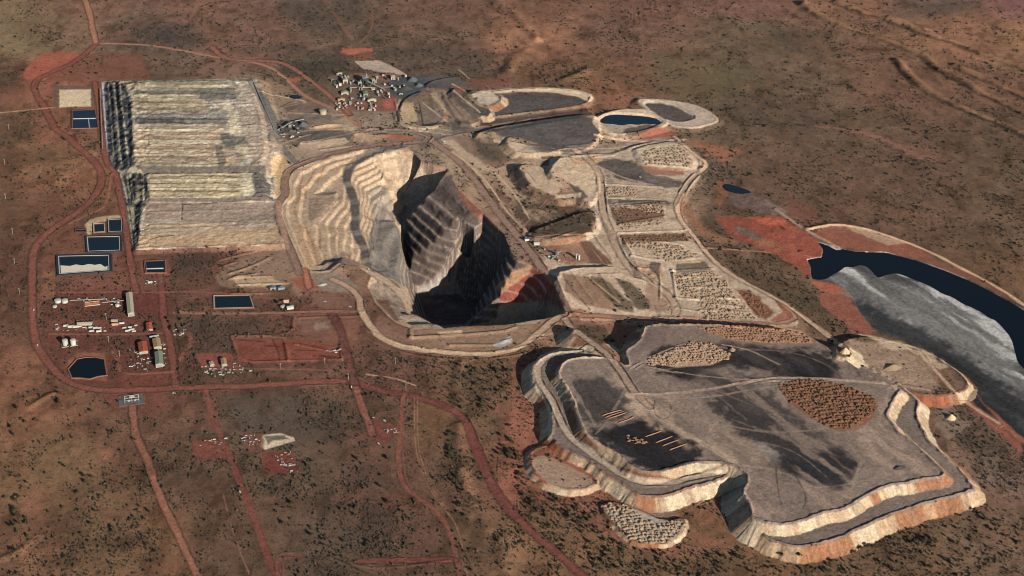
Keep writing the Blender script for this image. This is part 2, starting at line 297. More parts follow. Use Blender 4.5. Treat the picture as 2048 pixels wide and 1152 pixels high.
# ------------------------------------------------------------------ albedo of the ground (surface colours zone by zone, some with shade or sunlight painted in)
CP_ = '''0,0,120,98,76 150,0,112,82,68 400,0,110,80,68 650,0,92,76,68 900,0,104,78,66 1100,0,116,82,66 1300,0,108,78,68 1500,0,112,80,70 1700,0,122,86,66 1850,0,104,82,72 2048,0,110,76,76
0,80,120,100,76 100,80,110,88,70 300,80,92,76,68 500,80,110,82,70 700,80,98,80,68 900,80,96,76,65 1050,80,136,92,66 1250,80,104,78,66 1500,80,96,80,66 1700,80,104,78,64 1900,80,128,88,65 2048,80,132,94,65
0,160,95,74,60 60,160,130,75,55 640,160,88,74,64 900,160,92,76,66 1100,160,100,72,56 1200,160,122,84,60 1400,160,104,86,66 1600,160,96,78,64 1800,160,104,76,62 2048,160,106,78,64
20,260,94,72,56 100,260,118,76,55 1500,260,94,78,64 1700,260,94,76,62 2048,260,90,72,60 40,340,112,76,55 120,340,126,86,58 1550,340,96,74,62 1800,340,96,74,62 2048,340,92,74,60
30,450,94,64,50 120,450,100,66,50 1480,450,96,74,62 1750,450,98,74,60 2048,450,94,74,60 25,560,96,64,50 150,560,112,66,50 400,560,98,66,55 1550,560,98,76,60 2030,560,104,78,58
25,660,96,66,50 200,660,98,60,50 420,660,92,66,56 600,660,108,70,58 800,690,98,68,56 30,740,120,78,54 300,740,92,58,48 500,740,92,66,54 800,740,96,66,56 950,740,110,80,58
60,840,118,80,54 250,840,102,72,56 550,840,90,72,62 750,840,96,70,58 870,840,104,74,52 1000,840,100,78,60 1040,840,152,86,58 60,950,116,84,56 200,950,102,72,52 400,950,90,68,56 600,950,90,72,60 760,950,98,70,58 900,950,94,68,54 1060,950,142,80,54 1990,950,112,86,74
60,1080,104,72,52 200,1080,90,68,52 320,1080,108,74,50 450,1080,90,68,54 650,1080,86,68,58 850,1080,92,66,56 950,1080,100,74,54 1100,1080,118,82,54 1300,1100,118,84,56 1500,1120,112,80,54 1800,1110,106,80,60 2000,1100,106,82,66
1100,300,156,132,110 1250,350,150,128,112 1300,450,150,124,104 1300,580,146,118,98 1120,600,140,104,84 650,400,180,152,122 600,520,140,108,88 560,250,150,132,116 700,260,130,112,98 850,240,120,104,92 1000,300,150,128,108 1060,420,128,102,84'''
cps = np.array([[float(q) for q in t.split(',')] for t in CP_.split()])
cl = lin(cps[:, 2:5])
wx, wy = 26 * fbm(X, Y, 140, 61, 4), 18 * fbm(X, Y, 140, 71, 4)
A = np.zeros((len(X), 3)); ws = np.zeros(len(X))
for k in range(len(cps)):
    d2 = ((PU + wx - cps[k, 0]) ** 2 + ((PV + wy - cps[k, 1]) * 1.7) ** 2 + 500.0)
    w = d2 ** -2.2; A += w[:, None] * cl[k]; ws += w
A /= ws[:, None]
NA, NB, NC, ND = fbm(X, Y, 170, 1, 4), fbm(X, Y, 55, 2, 4), fbm(X, Y, 18, 3, 3), fbm(X * 0.35 + Y * 0.1, Y, 30, 4, 4)
NF = fbm(X * .55, Y * .28, 13, 15, 3)
g = 1.10 + 0.20 * NA + 0.20 * NB + 0.20 * NC - .34 * sst(.08, .5, NF + .35 * NA) + .16 * sst(.05, .5, -NF)
fz = sst(330, 120, PV) * (.22 * fbm(X * .35, Y * .5, 20, 501, 3) + .16 * fbm(X * .2, Y, 55, 511, 3)); A *= (g + fz + .06 * sst(300, 0, PV))[:, None]
redm = sst(0.12, 0.5, fbm(X, Y, 95, 81, 4))[:, None]; A = A * (1 - .22 * redm) + .22 * redm * (A * np.array([1.35, .92, .75]))
grn = sst(0.1, 0.5, fbm(X, Y, 120, 91, 4))[:, None]; A = A * (1 - .28 * grn) + .28 * grn * (A * np.array([.80, .92, .88]))
lum = A.mean(1)[:, None]; A = (A * .95 + lum * .05) * 1.25 * np.array([1.04, .99, .91])
def aniso(a, b, sl, sw, seed):
    (x0, y0), (x1, y1) = plan([a, b]); L_ = math.hypot(x1 - x0, y1 - y0); dx, dy = (x1 - x0) / L_, (y1 - y0) / L_
    wv = 14 * NB
    return fbm((X * dx + Y * dy) * (sw / sl), X * dy - Y * dx + wv, sw, seed, 4)
ST_T = aniso((1700, 560), (2010, 770), 160, 20, 301); ST_D = aniso((1270, 740), (1500, 930), 150, 22, 311); ST_H = aniso((300, 300), (600, 300), 60, 9, 321)
SPK = np.ones(len(X)); REG = np.zeros(len(X), np.int32)
REGS = {}
def regid(name):
    if name not in REGS: REGS[name] = len(REGS) + 1
    return REGS[name]
def blend(i, m, c, spk, reg, nz, streak):
    c = lin(c)[None, :] * np.ones((len(i), 1))
    n = 1 + nz * (0.45 * NB[i] + 0.55 * NC[i] + 0.35 * NA[i])
    if isinstance(streak, tuple): n = n + streak[1] * streak[0][i]
    elif streak: n = n + streak * ND[i]
    c = c * np.clip(n, 0.3, 1.9)[:, None]
    A[i] = A[i] * (1 - m[:, None]) + c * m[:, None]
    if spk is not None: SPK[i] = SPK[i] * (1 - m) + spk * m
    if reg: REG[i[m > 0.5]] = regid(reg)
def pbox(pts, m):
    xs = [p[0] for p in pts]; ys = [p[1] for p in pts]
    return np.nonzero((PU > min(xs) - m) & (PU < max(xs) + m) & (PV > min(ys) - m) & (PV < max(ys) + m))[0]
def area(s, c, soft=1.5, warp=2.0, op=1.0, spk=0.0, reg=None, nz=0.25, streak=0.0, sm=1, brk=0.0, pit=None):
    p = PT(s) if isinstance(s, str) else s
    if sm and len(p) > 6: p = chaikin(p, True, sm)
    i = pbox(p, soft + warp * 2 + 4)
    if pit is not None: i = i[PIT[i] == pit]
    if not len(i): return
    d, a = sdf(PU[i] + warp * 2 * (NC[i] + NB[i] * .6), PV[i] + warp * 1.4 * (NB[i] - NC[i] * .5), p)
    m = sst(soft, -soft, d) * op
    if brk and isinstance(streak, tuple): m = m * sst(-.32, .28, streak[0][i] * 1.25 + NC[i] * .25 + .12)
    elif brk: m = m * sst(-0.35 * brk - .1, 0.35 * brk + .1, NB[i] * .7 + NC[i] * .6 + .12)
    blend(i, m, c, spk, reg, nz, streak)
def path(s, w, c, soft=0.3, op=1.0, spk=0.0, reg=None, nz=0.18, edge=None, cut=None, rough=.9, berm=0.0):
    q = lift(chaikin(PT(s), False, 2)); p = [(a[0], a[1]) for a in q]
    i = near(p, w + 14); d, a = sdf(X[i], Y[i], p, False)
    if cut is not None:
        k = PIT[i] == cut; i, d, a = i[k], d[k], a[k]
    hw = w / 2; d0 = d; d = d + rough * NC[i] * 2 + .12 * w * NB[i]
    if berm: Z[i] = Z[i] + berm * np.exp(-((d0 - hw - 1.8) / 1.5) ** 2) * np.clip(.55 + 1.1 * n1(a, 22, 13), 0, 1.4)
    if edge is not None:
        m = sst(hw + 4.5, hw + 1.5, d) * op * .8; blend(i, m, edge, None, None, nz, 0)
    m = sst(hw * (1 + soft), hw * (1 - soft), d) * op
    blend(i, m, c, spk, reg, nz, 0)
    if w > 7 and op > .85:
        k = sst(hw * .55, hw * .2, np.abs(d - hw * .28)) * .3 * (.6 + .8 * vnoise(a, a * 0, 40, 5)); A[i] = A[i] * (1 + .35 * k)[:, None]

RED, DRED, TAN, PALE = (124, 68, 52), (104, 58, 48), (150, 112, 84), (196, 170, 140)
GREY, DGREY, SLATE, CREAM = (118, 106, 98), (72, 68, 67), (76, 80, 84), (214, 192, 158)
SAND, ORNG, BRICK = (182, 152, 120), (176, 104, 64), (152, 72, 48)

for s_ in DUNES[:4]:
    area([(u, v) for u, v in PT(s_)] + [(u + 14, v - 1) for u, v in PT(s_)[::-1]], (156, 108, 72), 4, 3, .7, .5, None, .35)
    area([(u - 12, v + 2) for u, v in PT(s_)] + [(u - 1, v + 1) for u, v in PT(s_)[::-1]], (56, 52, 46), 3, 3, .85, 1, None, .3)  # flank darkened with scrub and painted dune shade; orange strip is the sunlit side
# natural patches: dark scrub, sand, bare red soil
for s, c, o in (('268,62 330,52 392,62 405,85 370,92 300,88', (72, 68, 70), .7), ('470,90 512,70 520,110 480,118', (74, 66, 62), .5), ('560,128 620,118 720,122 790,135 815,152 700,150 620,160 560,150', (70, 66, 58), .7),
                ('512,90 640,85 760,95 900,92 1010,110 1000,150 920,165 850,140 700,118 560,112', (84, 72, 64), .6), ('560,0 720,0 800,40 760,75 640,70 590,40', (84, 74, 66), .5),
                ('1120,150 1160,132 1170,148 1150,168 1090,172', (48, 48, 44), .8), ('1010,115 1030,100 1020,140 985,160', (54, 54, 52), .8), ('1150,110 1250,130 1330,160 1300,190 1200,160', (84, 74, 58), .4),
                ('1300,100 1450,110 1560,150 1500,200 1380,180 1300,140', (98, 88, 62), .5), ('1380,180 1560,190 1700,240 1600,290 1450,240', (78, 64, 58), .45), ('1540,60 1660,60 1665,110 1560,115', (82, 76, 64), .5),
                ('1820,0 1960,0 1980,30 1860,45', (84, 78, 70), .5), ('1060,440 1110,430 1195,420 1198,452 1150,472 1080,480 1066,462', (62, 58, 50), .75), ('1030,380 1060,376 1100,396 1160,420 1080,436 1030,410', (92, 70, 58), .7),
                ('0,110 45,118 60,160 40,190 0,180', (66, 54, 48), .6), ('8,300 35,300 40,400 20,560 8,560', (74, 54, 46), .5), ('20,265 40,300 30,320 0,330', (60, 50, 46), .5), ('75,305 105,300 120,320 100,335 80,328', (74, 58, 46), .6),
                ('915,730 945,735 1010,720 1010,760 960,800 935,850 905,800', (86, 72, 56), .5), ('890,870 915,868 915,940 900,960', (58, 56, 50), .6), ('960,870 1010,880 1030,930 1000,960', (66, 60, 52), .5),
                ('690,930 780,920 785,975 700,980', (70, 64, 62), .4), ('690,1000 790,1010 780,1050 690,1045', (70, 62, 62), .5), ('100,990 230,980 240,1080 150,1110 95,1050', (72, 58, 50), .5), ('690,1050 790,1050 780,1110 690,1100', (70, 62, 56), .4),
                ('450,790 690,790 700,880 560,900 460,860', (80, 72, 62), .5), ('1035,950 1110,975 1200,1010 1230,1080 1130,1100 1040,1010', (100, 74, 52), .4), ('1180,1090 1500,1110 1500,1152 1200,1152', (84, 68, 48), .4),
                ('340,510 430,500 425,560 350,560', (74, 62, 56), .5), ('380,640 580,640 580,670 470,672 470,700 385,705', (80, 66, 56), .5), ('780,230 840,225 900,265 820,262', (80, 68, 60), .6), ('1440,440 1470,470 1490,500 1440,490 1400,440', (76, 64, 58), .6),
                ('1480,520 1560,540 1650,590 1720,670 1690,675 1600,620 1500,560', (80, 70, 54), .6), ('1410,300 1450,330 1460,350 1400,390 1380,380', (84, 76, 62), .6), ('1870,790 1905,800 1990,860 2048,930 2048,980 1960,930 1890,850', (80, 68, 54), .6)):
    area(s, tuple(.8 * q + .2 * np.mean(c) for q in c), 12, 11, min(1, o * 1.15), 1.0, None, .35, 0, 1, .7)
for s, c, o in (('1610,10 1650,25 1700,45 1750,60 1810,80 1790,90 1700,68 1640,38', (150, 104, 68), .6), ('1790,80 1860,85 1900,110 1960,130 1985,150 1900,140 1800,100', (146, 104, 66), .6), ('1930,95 1990,110 2060,130 2060,150 1990,130', (160, 112, 68), .7),
                ('1820,150 1870,180 1960,225 1930,215 1860,190', (150, 112, 72), .6), ('1920,140 2048,195 2048,225 1960,190', (148, 100, 68), .6), ('1025,100 1110,105 1170,135 1200,170 1150,180 1080,160 1030,150', (140, 98, 62), .55),
                ('1180,160 1240,200 1280,222 1230,228 1190,190', (150, 92, 62), .6), ('0,40 60,60 120,95 60,120 0,110', (124, 106, 76), .5), ('0,0 130,0 150,50 60,60 0,45', (126, 106, 76), .5), ('0,165 45,180 40,212 0,215', (146, 84, 58), .6),
                ('50,290 150,300 170,340 130,370 60,360', (140, 98, 62), .45), ('30,380 170,390 130,430 60,460', (130, 90, 60), .4), ('0,680 40,690 45,740 20,760', (150, 84, 56), .5), ('40,800 150,810 230,860 130,880 60,870', (146, 84, 54), .55),
                ('190,890 225,895 225,925 200,920', (176, 96, 60), .7), ('40,880 52,880 50,930 40,930', (164, 84, 56), .6), ('60,870 200,880 240,1000 60,970', (126, 96, 62), .45), ('50,970 90,970 110,1010 80,1050 50,1030', (146, 88, 58), .5), ('255,980 300,990 320,1100 290,1110', (146, 96, 60), .55),
                ('50,1100 130,1100 200,1152 40,1152', (146, 92, 58), .5), ('913,860 930,865 945,950 965,1010 955,1030 930,970 918,920', (172, 110, 66), .8), ('1000,1080 1040,1070 1060,1110 1040,1152 995,1152', (158, 108, 66), .7), ('950,1020 1000,1040 990,1060 955,1050', (140, 96, 62), .5),
                ('1040,800 1066,790 1064,820 1070,850 1060,900 1030,890 1022,860 1030,830', (168, 90, 60), .9), ('1015,870 1062,880 1065,930 1100,975 1080,980 1040,930', (160, 86, 58), .85), ('1130,995 1210,990 1225,1040 1265,1090 1240,1090 1190,1040', (158, 84, 58), .8),
                ('1025,720 1036,720 1036,790 1028,800', (164, 86, 58), .8), ('1370,1050 1440,1010 1470,990 1480,1040 1500,1060 1430,1100 1350,1110 1300,1110', (166, 88, 60), .8), ('1500,1060 1560,1090 1640,1110 1560,1120 1490,1090', (164, 86, 56), .7), ('1980,900 2048,940 2048,1000 1960,960', (140, 112, 96), .5),
                ('1640,1100 1720,1075 1900,1010 1990,990 2048,1030 1900,1040', (124, 82, 58), .4)):
    area(s, tuple(.82 * q + .18 * np.mean(c) for q in c), 11, 11, o, .7, None, .3, 0, 1, .6)
area('80,800 160,840 230,960 260,1100 250,1240 120,1240 130,1080 100,960', (142, 104, 70), 20, 14, .5, .8, None, .3, 0, 1, .5); area('10,250 60,270 40,330 60,420 30,480 -20,480 -20,250', (120, 88, 62), 16, 12, .45, .8, None, .3, 0, 1, .5)  # lighter orange-brown paints sunlight onto the left-hand hills
area('50,135 95,100 172,107 140,137 100,147 70,162 45,160', (166, 84, 56), 2, 2, .95, .1); area('100,145 170,110 280,105 300,160 205,160 110,165', (128, 80, 62), 4, 3, .8, .4)
area('680,95 745,95 748,103 700,108 678,104', (190, 94, 58), 2, 3, .95, .3); area('708,121 760,121 800,140 815,152 780,146 725,138', (178, 158, 140), 1, 1, .95, 0); area('720,103 745,105 752,118 705,118', (140, 86, 66), 3, 3, .7, .4)
path('722,85 735,70 747,50 744,25', 5, (150, 92, 68), .6, .7, .3, None); area('1625,250 1640,254 1680,258 1740,275 1790,295 1830,315 1880,320 1830,305 1780,280 1720,258', (150, 104, 86), 3, 4, .7, .4); area('1800,290 1850,295 1900,320 1890,330 1840,315', (140, 98, 80), 4, 4, .5, .5)
for s, w, c in (('405,-10 410,30 418,70 440,95 480,112 540,128', 13, (138, 92, 70)), ('640,-10 670,30 700,75', 10, (132, 94, 72)), ('1000,0 1040,25 1080,60', 9, (140, 104, 80)), ('780,-5 850,25 890,45', 6, (134, 100, 78)), ('600,0 560,40', 4, (110, 84, 72))):
    path(s, w, c, .6, .65, .5)
# tailings storage: beach, red margins, embankments
area('1430,432 1474,433 1499,435 1536,430 1560,432 1586,450 1641,485 1646,510 1616,520 1621,558 1593,538 1576,525 1536,500 1500,488 1476,480 1450,462', BRICK, 2, 3, .95, .05, None, .5, .2); area('1592,468 1602,474 1606,502 1597,506 1592,490', (44, 38, 36), 1.5, 2, .9, 0); area('1548,440 1560,446 1572,462 1560,458', (60, 42, 36), 1.5, 2, .8, 0); area('1500,470 1540,476 1590,490 1570,500 1520,490', (168, 110, 76), 4, 4, .6, .1); path('1610,512 1640,518 1672,524', 4, (182, 110, 78), .4, .9)  # near-black patch is the painted shadow of a bank on the red ground
area('1499,435 1530,430 1575,440 1570,455 1530,450', (190, 86, 48), 4, 3, .8, 0); area('1540,455 1600,470 1615,500 1570,500 1545,480', (158, 76, 54), 3, 3, .8, 0)
area('1469,448 1499,458 1529,475 1511,480 1469,463', (112, 94, 84), 2, 2, .9, 0); area('1446,380 1500,385 1538,402 1550,420 1530,428 1470,412', (110, 92, 84), 2, 2, .95, 0); area('1530,400 1560,415 1580,425 1545,432', (130, 112, 104), 2, 2, .8, 0)
area('1434,365 1450,360 1462,372 1446,400 1440,420 1428,400', (146, 92, 62), 3, 3, .8, .3); area('1350,400 1380,405 1395,440 1420,465 1480,480 1470,492 1420,485 1370,440', (152, 102, 68), 4, 3, .8, .3)
area('1575,395 1625,415 1645,440 1620,455 1580,430', (128, 82, 64), 4, 3, .8, .3); area('1616,462 1690,447 1818,488 1880,520 1780,508 1711,500 1660,488', (146, 84, 62), 2, 2, .95, .1)
area('1690,449 1720,455 1818,487 1775,491 1740,475 1705,462', (166, 136, 108), 1.5, 2, .95, 0); area('1780,500 1900,525 2000,580 2048,615 2048,622 1960,570 1880,538', (140, 86, 62), 3, 2, .8, .3)
area('1631,585 1696,588 1716,621 1758,668 1716,672 1676,636 1648,616', (148, 84, 62), 3, 3, .95, .15); area('1618,556 1640,562 1690,574 1700,592 1640,582', (176, 88, 56), 2, 2, .9, 0)
area(TAIL, (88, 87, 86), 1.2, .5, 1, 0, 'tailings_beach', .15, (ST_T, .5), 0)
area('1660,560 1700,545 1760,556 1850,580 1930,612 1990,650 2020,690 2040,740 2060,790 1990,760 1920,700 1840,660 1760,620 1690,590', (122, 120, 117), 10, 8, .8, 0, None, .15, (ST_T, .7))
tb = pbox(TAIL, 0); td, _ = sdf(PU[tb], PV[tb], TAIL); wl, _ = sdf(PU[tb], PV[tb], LAKE)
blend(tb, (td < 0) * sst(70, 5, wl) * sst(.0, .4, ST_T[tb] * 1.2 + .18 - .008 * wl + .3 * NC[tb]) * .9, (186, 184, 178), None, None, .15, 0)
area('1706,592 1745,610 1800,636 1880,680 1960,730 2040,800 2100,870 2100,960 2048,892 1960,815 1900,730 1820,688 1760,665 1725,630', (54, 55, 57), 10, 8, .92, 0, None, .2, (ST_T, .6)); area('1900,735 1960,780 2060,850 2100,1000 2020,870 1960,820 1925,795 1948,776', (50, 51, 53), 5, 6, .85, 0, None, .2, (ST_T, .5)); area('1650,560 1690,550 1700,570 1690,578', (118, 116, 114), 4, 4, .7, 0)
area('1946,780 2000,850 2060,900 2060,890 2010,845 1960,800', (156, 92, 66), 3, 2, .9, 0); area('1925,795 1960,815 2040,885 2048,915 2000,870 1940,820', (150, 84, 60), 3, 3, .9, .1)
# mine platform ground
area('1010,280 1100,300 1190,310 1350,270 1420,335 1350,410 1360,440 1400,500 1480,560 1560,600 1600,640 1590,655 1390,640 1140,628 1100,560 1080,500 1200,470 1180,400 1100,330 1010,300', (186, 163, 138), 4, 3, .92, .04, None, .35, .3)
area('900,270 960,275 1010,330 1000,340 960,320 930,300', (128, 104, 88), 3, 3, .8, .3); area('940,280 985,275 1030,320 1000,330 965,315', (84, 76, 66), 5, 4, .8, .6); area('880,278 905,280 985,340 975,345 920,310', (184, 160, 132), 3, 2, .9, 0)
area('920,355 975,425 1030,480 1060,520 1040,510 980,450', (140, 116, 100), 4, 2, .7, .1); area('985,335 1030,370 1060,400 1130,430 1100,450 1060,440 1010,390', (170, 144, 118), 3, 3, .8, .1); area('1010,390 1060,380 1110,400 1165,420 1185,440 1110,452 1070,470 1040,440', (92, 74, 60), 4, 5, .85, .9, None, .4, 0, 1, .5)
area('1030,272 1065,270 1115,285 1110,292 1060,285', (190, 168, 138), 3, 2, .9, 0); area('960,255 1060,240 1185,228 1200,265 1180,290 1130,300 1060,285 1000,270', (84, 80, 80), 3, 3, .95, 0, None, .25, .35); area('1060,290 1140,290 1200,300 1150,310 1090,300', (112, 100, 92), 4, 4, .8, 0)
area('940,262 1000,250 1080,238 1180,222 1192,232 1080,248 960,268', (58, 58, 60), 2, 1, .8, 0); area('945,205 1000,190 1060,185 1140,190 1175,196 1170,208 1100,220 1000,232 955,238', (84, 80, 79), 2, 2, .95, 0, 'tailings_cell', .25, .3); area('1030,176 1100,174 1160,180 1190,192 1180,205 1165,198 1130,186 1040,182 960,190 935,200 945,184', (206, 184, 154), 1.5, 1.5, .95, 0); area('955,185 985,184 1000,200 975,212 955,205', (190, 172, 150), 2, 2, .9, 0); area('960,240 1060,226 1170,216 1180,224 1080,236 960,252', (44, 46, 50), 2, 1, .75, 0)  # long dark bands paint the shaded slope between the upper and lower cells
area('1182,242 1195,230 1235,217 1290,216 1325,224 1340,243 1335,255 1300,262 1235,274 1200,262', (196, 172, 144), 2, 1.5, .95, 0, 'pond_embankment'); area('1205,250 1240,247 1270,252 1280,262 1235,268', (164, 148, 132), 2, 2, .9, 0); area('1250,258 1300,248 1315,256 1280,270 1250,272', (62, 56, 50), 3, 3, .8, .5)
area('1262,196 1320,196 1390,207 1422,224 1438,238 1432,248 1390,258 1340,255 1300,224', (186, 166, 146), 1.5, 1, .95, 0, 'pond_embankment'); area('1285,206 1315,205 1348,212 1372,224 1390,236 1372,243 1342,243 1305,224', (84, 76, 74), 1.5, 1.5, .95, 0)
area('1270,276 1305,258 1328,252 1345,264 1365,274 1325,276 1290,282', (160, 84, 58), 3, 3, .85, .3, None, .4); area('1370,280 1440,290 1480,300 1450,330 1410,305', (166, 98, 66), 5, 6, .75, .4)
area('1190,322 1240,315 1290,330 1310,350 1370,360 1350,375 1270,368 1215,350', (74, 70, 70), 4, 4, .9, 0, None, .3, .4); area('1280,330 1370,336 1365,350 1300,348', (150, 104, 78), 2, 2, .9, .2); area('1255,300 1290,292 1360,285 1385,318 1380,336 1290,330', (196, 176, 148), 2, 2, .85, 0); area('1040,290 1110,285 1140,295 1100,310', (70, 68, 70), 4, 4, .7, 0)
area('1215,392 1330,398 1345,410 1300,412 1215,408', (84, 78, 76), 4, 3, .85, 0); area('1205,372 1322,378 1322,398 1212,394', (176, 152, 128), 2, 1, .9, 0); area('1222,415 1325,420 1330,440 1235,450 1225,430', (112, 84, 66), 2, 2, .9, .4); area('1235,452 1330,436 1340,455 1240,468', (178, 156, 132), 2, 2, .85, 0)
area('1236,470 1370,466 1382,482 1250,486', (112, 86, 68), 2, 2, .9, .4); area('1246,488 1350,486 1400,510 1400,522 1330,526 1260,514', (190, 166, 138), 2, 2, .9, 0); area('1100,485 1160,470 1200,500 1230,530 1130,522 1105,505', (150, 102, 72), 2, 2, .8, .1); area('1160,482 1180,482 1225,528 1180,526', (112, 84, 68), 2, 1, .85, .2)
area('1085,485 1130,500 1160,520 1150,530 1100,520', (150, 108, 82), 3, 3, .8, 0); area('1125,545 1170,550 1230,600 1240,625 1170,610 1130,580', (132, 98, 76), 3, 3, .8, .3); area('1170,552 1205,556 1270,610 1265,625 1240,620', (90, 76, 58), 3, 2, .85, .8); area('1230,558 1260,560 1300,600 1300,618 1275,618', (84, 72, 56), 3, 2, .85, .8); area('1290,570 1340,575 1345,620 1300,625', (146, 112, 90), 3, 2, .7, .2)
area('1340,545 1425,540 1460,565 1480,600 1505,640 1405,642 1395,600 1360,580', (184, 160, 132), 2, 2, .85, 0, None, .3, .4); area('1470,580 1500,580 1550,625 1530,640 1500,620', (132, 78, 54), 3, 3, .9, .6); area('1540,585 1580,610 1590,635 1560,645 1540,640 1565,625', (158, 92, 66), 2, 2, .9, .1)
for q, c in (('1030,335 1050,345 1058,372 1038,376 1026,352', (84, 78, 74)), ('1085,310 1110,306 1100,326 1090,350 1080,340', (84, 78, 74)), ('1138,366 1150,366 1176,396 1160,398 1146,380', (78, 72, 70)), ('1110,390 1160,386 1162,394 1112,398', (204, 184, 152)), ('1046,335 1100,332 1100,356 1130,372 1110,392 1062,372', (184, 160, 134)), ('1110,312 1165,314 1196,340 1196,370 1180,380 1140,366 1098,346 1112,326', (186, 162, 134)),  # the three dark patches are painted shade on left-facing step slopes
             ('1140,318 1200,312 1206,322 1150,332', (190, 150, 112)), ('1290,350 1340,352 1360,372 1330,376 1300,366', (110, 100, 92)), ('1205,330 1235,380 1240,440 1222,400', (150, 132, 114)), ('1190,470 1225,474 1262,548 1300,566 1280,574 1240,552', (180, 156, 130)), ('1262,530 1320,524 1330,560 1300,566', (170, 134, 108)), ('1300,520 1320,524 1318,548 1298,540', (92, 82, 74)), ('1352,526 1410,522 1424,540 1354,546', (94, 84, 70)), ('1110,455 1180,450 1190,470 1120,478', (84, 72, 58))):
    area(q, c, 2, 2, .85, 0, None, .3, .2)
for q, w, c in (('1040,330 1062,352 1076,372', 2.5, (120, 98, 82)), ('1215,376 1320,380', 3, (196, 174, 146)), ('1216,397 1320,400', 4, (200, 178, 150)), ('1222,412 1262,410', 3, (188, 160, 130)), ('1238,462 1330,452', 4, (196, 172, 144)), ('1172,468 1372,462', 5, (196, 172, 144)), ('1262,512 1330,528 1400,524', 5, (198, 174, 146)), ('1310,545 1320,552 1318,600', 4, (100, 86, 76)), ('1355,552 1420,546', 4, (206, 184, 152)), ('1380,600 1470,604', 5, (206, 184, 152)), ('1400,612 1480,616', 5, (198, 174, 146)), ('1476,586 1500,620 1512,640', 4, (200, 172, 138)), ('1296,330 1380,336', 4, (206, 186, 156)), ('1120,300 1160,296 1200,300 1270,292', 4, (196, 172, 146)),
               ('985,340 1030,388 1060,440', 4, (196, 168, 138)), ('960,372 1000,420 1030,470', 3, (172, 140, 114)), ('1175,552 1240,606', 3, (176, 146, 118)), ('1130,560 1180,620', 3, (96, 80, 66)), ('1168,478 1210,530', 3, (164, 128, 102)), ('1185,640 1230,650 1290,645', 3, (150, 118, 96)), ('1055,418 1120,440', 3, (140, 112, 92))): path(q, w, c, .4, .9)
# big waste dump
area(T1, (124, 108, 98), 1.5, .5, 1, 0, 'lower_tier', .25, .2, 0); area(T2, (132, 115, 103), 1.5, .5, 1, 0, 'upper_tier', .2, (ST_D, .22), 0)
for q, c, o_ in (('1300,700 1400,680 1540,690 1650,700 1700,740 1640,760 1540,745 1440,730 1360,760 1300,740', (66, 62, 62), .85), ('1380,735 1480,745 1540,770 1560,810 1620,850 1660,870 1640,880 1560,850 1480,830 1420,800', (76, 70, 69), .75), ('1400,780 1480,810 1580,850 1660,890 1720,915 1700,970 1620,965 1540,925 1470,870', (72, 67, 66), .85),
              ('1570,900 1680,905 1720,930 1700,972 1600,966 1540,930', (58, 56, 58), .8), ('1136,765 1200,748 1262,790 1240,835 1180,852 1150,822', (92, 84, 80), .85), ('1172,862 1240,842 1300,842 1350,862 1432,916 1300,942 1260,926 1208,890', (58, 56, 58), .92), ('1480,700 1600,705 1690,735 1760,760 1640,750 1500,730', (84, 78, 76), .7)):
    sol = q[:4] in ('1172', '1136', '1300'); area(q, tuple(x * .84 for x in c), 7 if sol else 16, 10, min(1, o_ * 1.2), 0, None, .2, (ST_D, .55), 1, 0 if sol else .35)
for q, c, o_ in (('1470,640 1600,655 1660,690 1640,700 1540,690 1420,690 1330,690 1300,660', (122, 102, 91), .6), ('1490,950 1600,972 1720,985 1700,1010 1600,1045 1510,1040 1490,1000', (140, 118, 104), .8), ('1780,780 1800,800 1780,830 1810,880 1880,940 1790,960 1740,930 1720,850', (148, 126, 109), .8), ('1225,725 1262,770 1310,790 1350,835 1440,900 1482,932 1420,915 1340,865 1280,840 1250,790', (168, 144, 120), .85),
              ('1300,800 1350,800 1350,838 1310,840', (152, 128, 108), .7), ('1410,845 1480,870 1540,920 1500,935 1450,900', (146, 124, 106), .75), ('1500,885 1530,890 1552,915 1530,912', (150, 138, 128), .7), ('1580,955 1600,955 1625,985 1600,980', (158, 142, 130), .6), ('1500,770 1560,762 1600,780 1540,790', (128, 114, 104), .5)):
    area(q, tuple(x * 1.06 for x in c), 12, 9, o_, 0, None, .2, (ST_D, .4), 1, .8)
for q, w, c in (('1262,770 1300,830 1380,870 1440,905', 9, (166, 144, 122)), ('1262,775 1330,840 1420,900 1475,930', 5, (174, 152, 128)), ('1475,930 1560,940 1680,1000', 5, (150, 130, 114)), ('1300,812 1420,846 1560,870 1700,850 1780,800', 4, (146, 126, 110)), ('1270,790 1400,800 1540,772 1700,764', 4, (156, 136, 118)), ('1475,932 1620,985 1780,950 1870,935', 4, (148, 128, 112)), ('1260,760 1240,800 1210,850 1190,870', 4, (140, 124, 112)), ('1265,770 1300,745 1360,735', 4, (144, 126, 112)), ('1700,764 1640,720 1560,700 1480,700', 4, (130, 114, 102)),
               ('1780,775 1760,840 1730,900 1700,990', 6, (152, 132, 114)), ('1800,860 1780,930 1700,990', 4, (146, 126, 110)), ('1330,660 1420,690 1460,698', 4, (140, 120, 106)), ('1500,880 1590,900 1660,960', 3, (128, 114, 104)), ('1440,830 1520,860 1640,900', 3, (116, 104, 96)), ('1400,760 1470,800 1600,840', 3, (112, 100, 93)), ('1130,750 1160,800 1190,850', 6, (142, 124, 110)), ('1520,1000 1600,1010 1690,985', 3, (122, 104, 94)), ('1530,1030 1640,1000 1740,965', 3, (150, 130, 114))): path(q, w, c, .7, .65, 0, None, .3, None, None, 1.6)
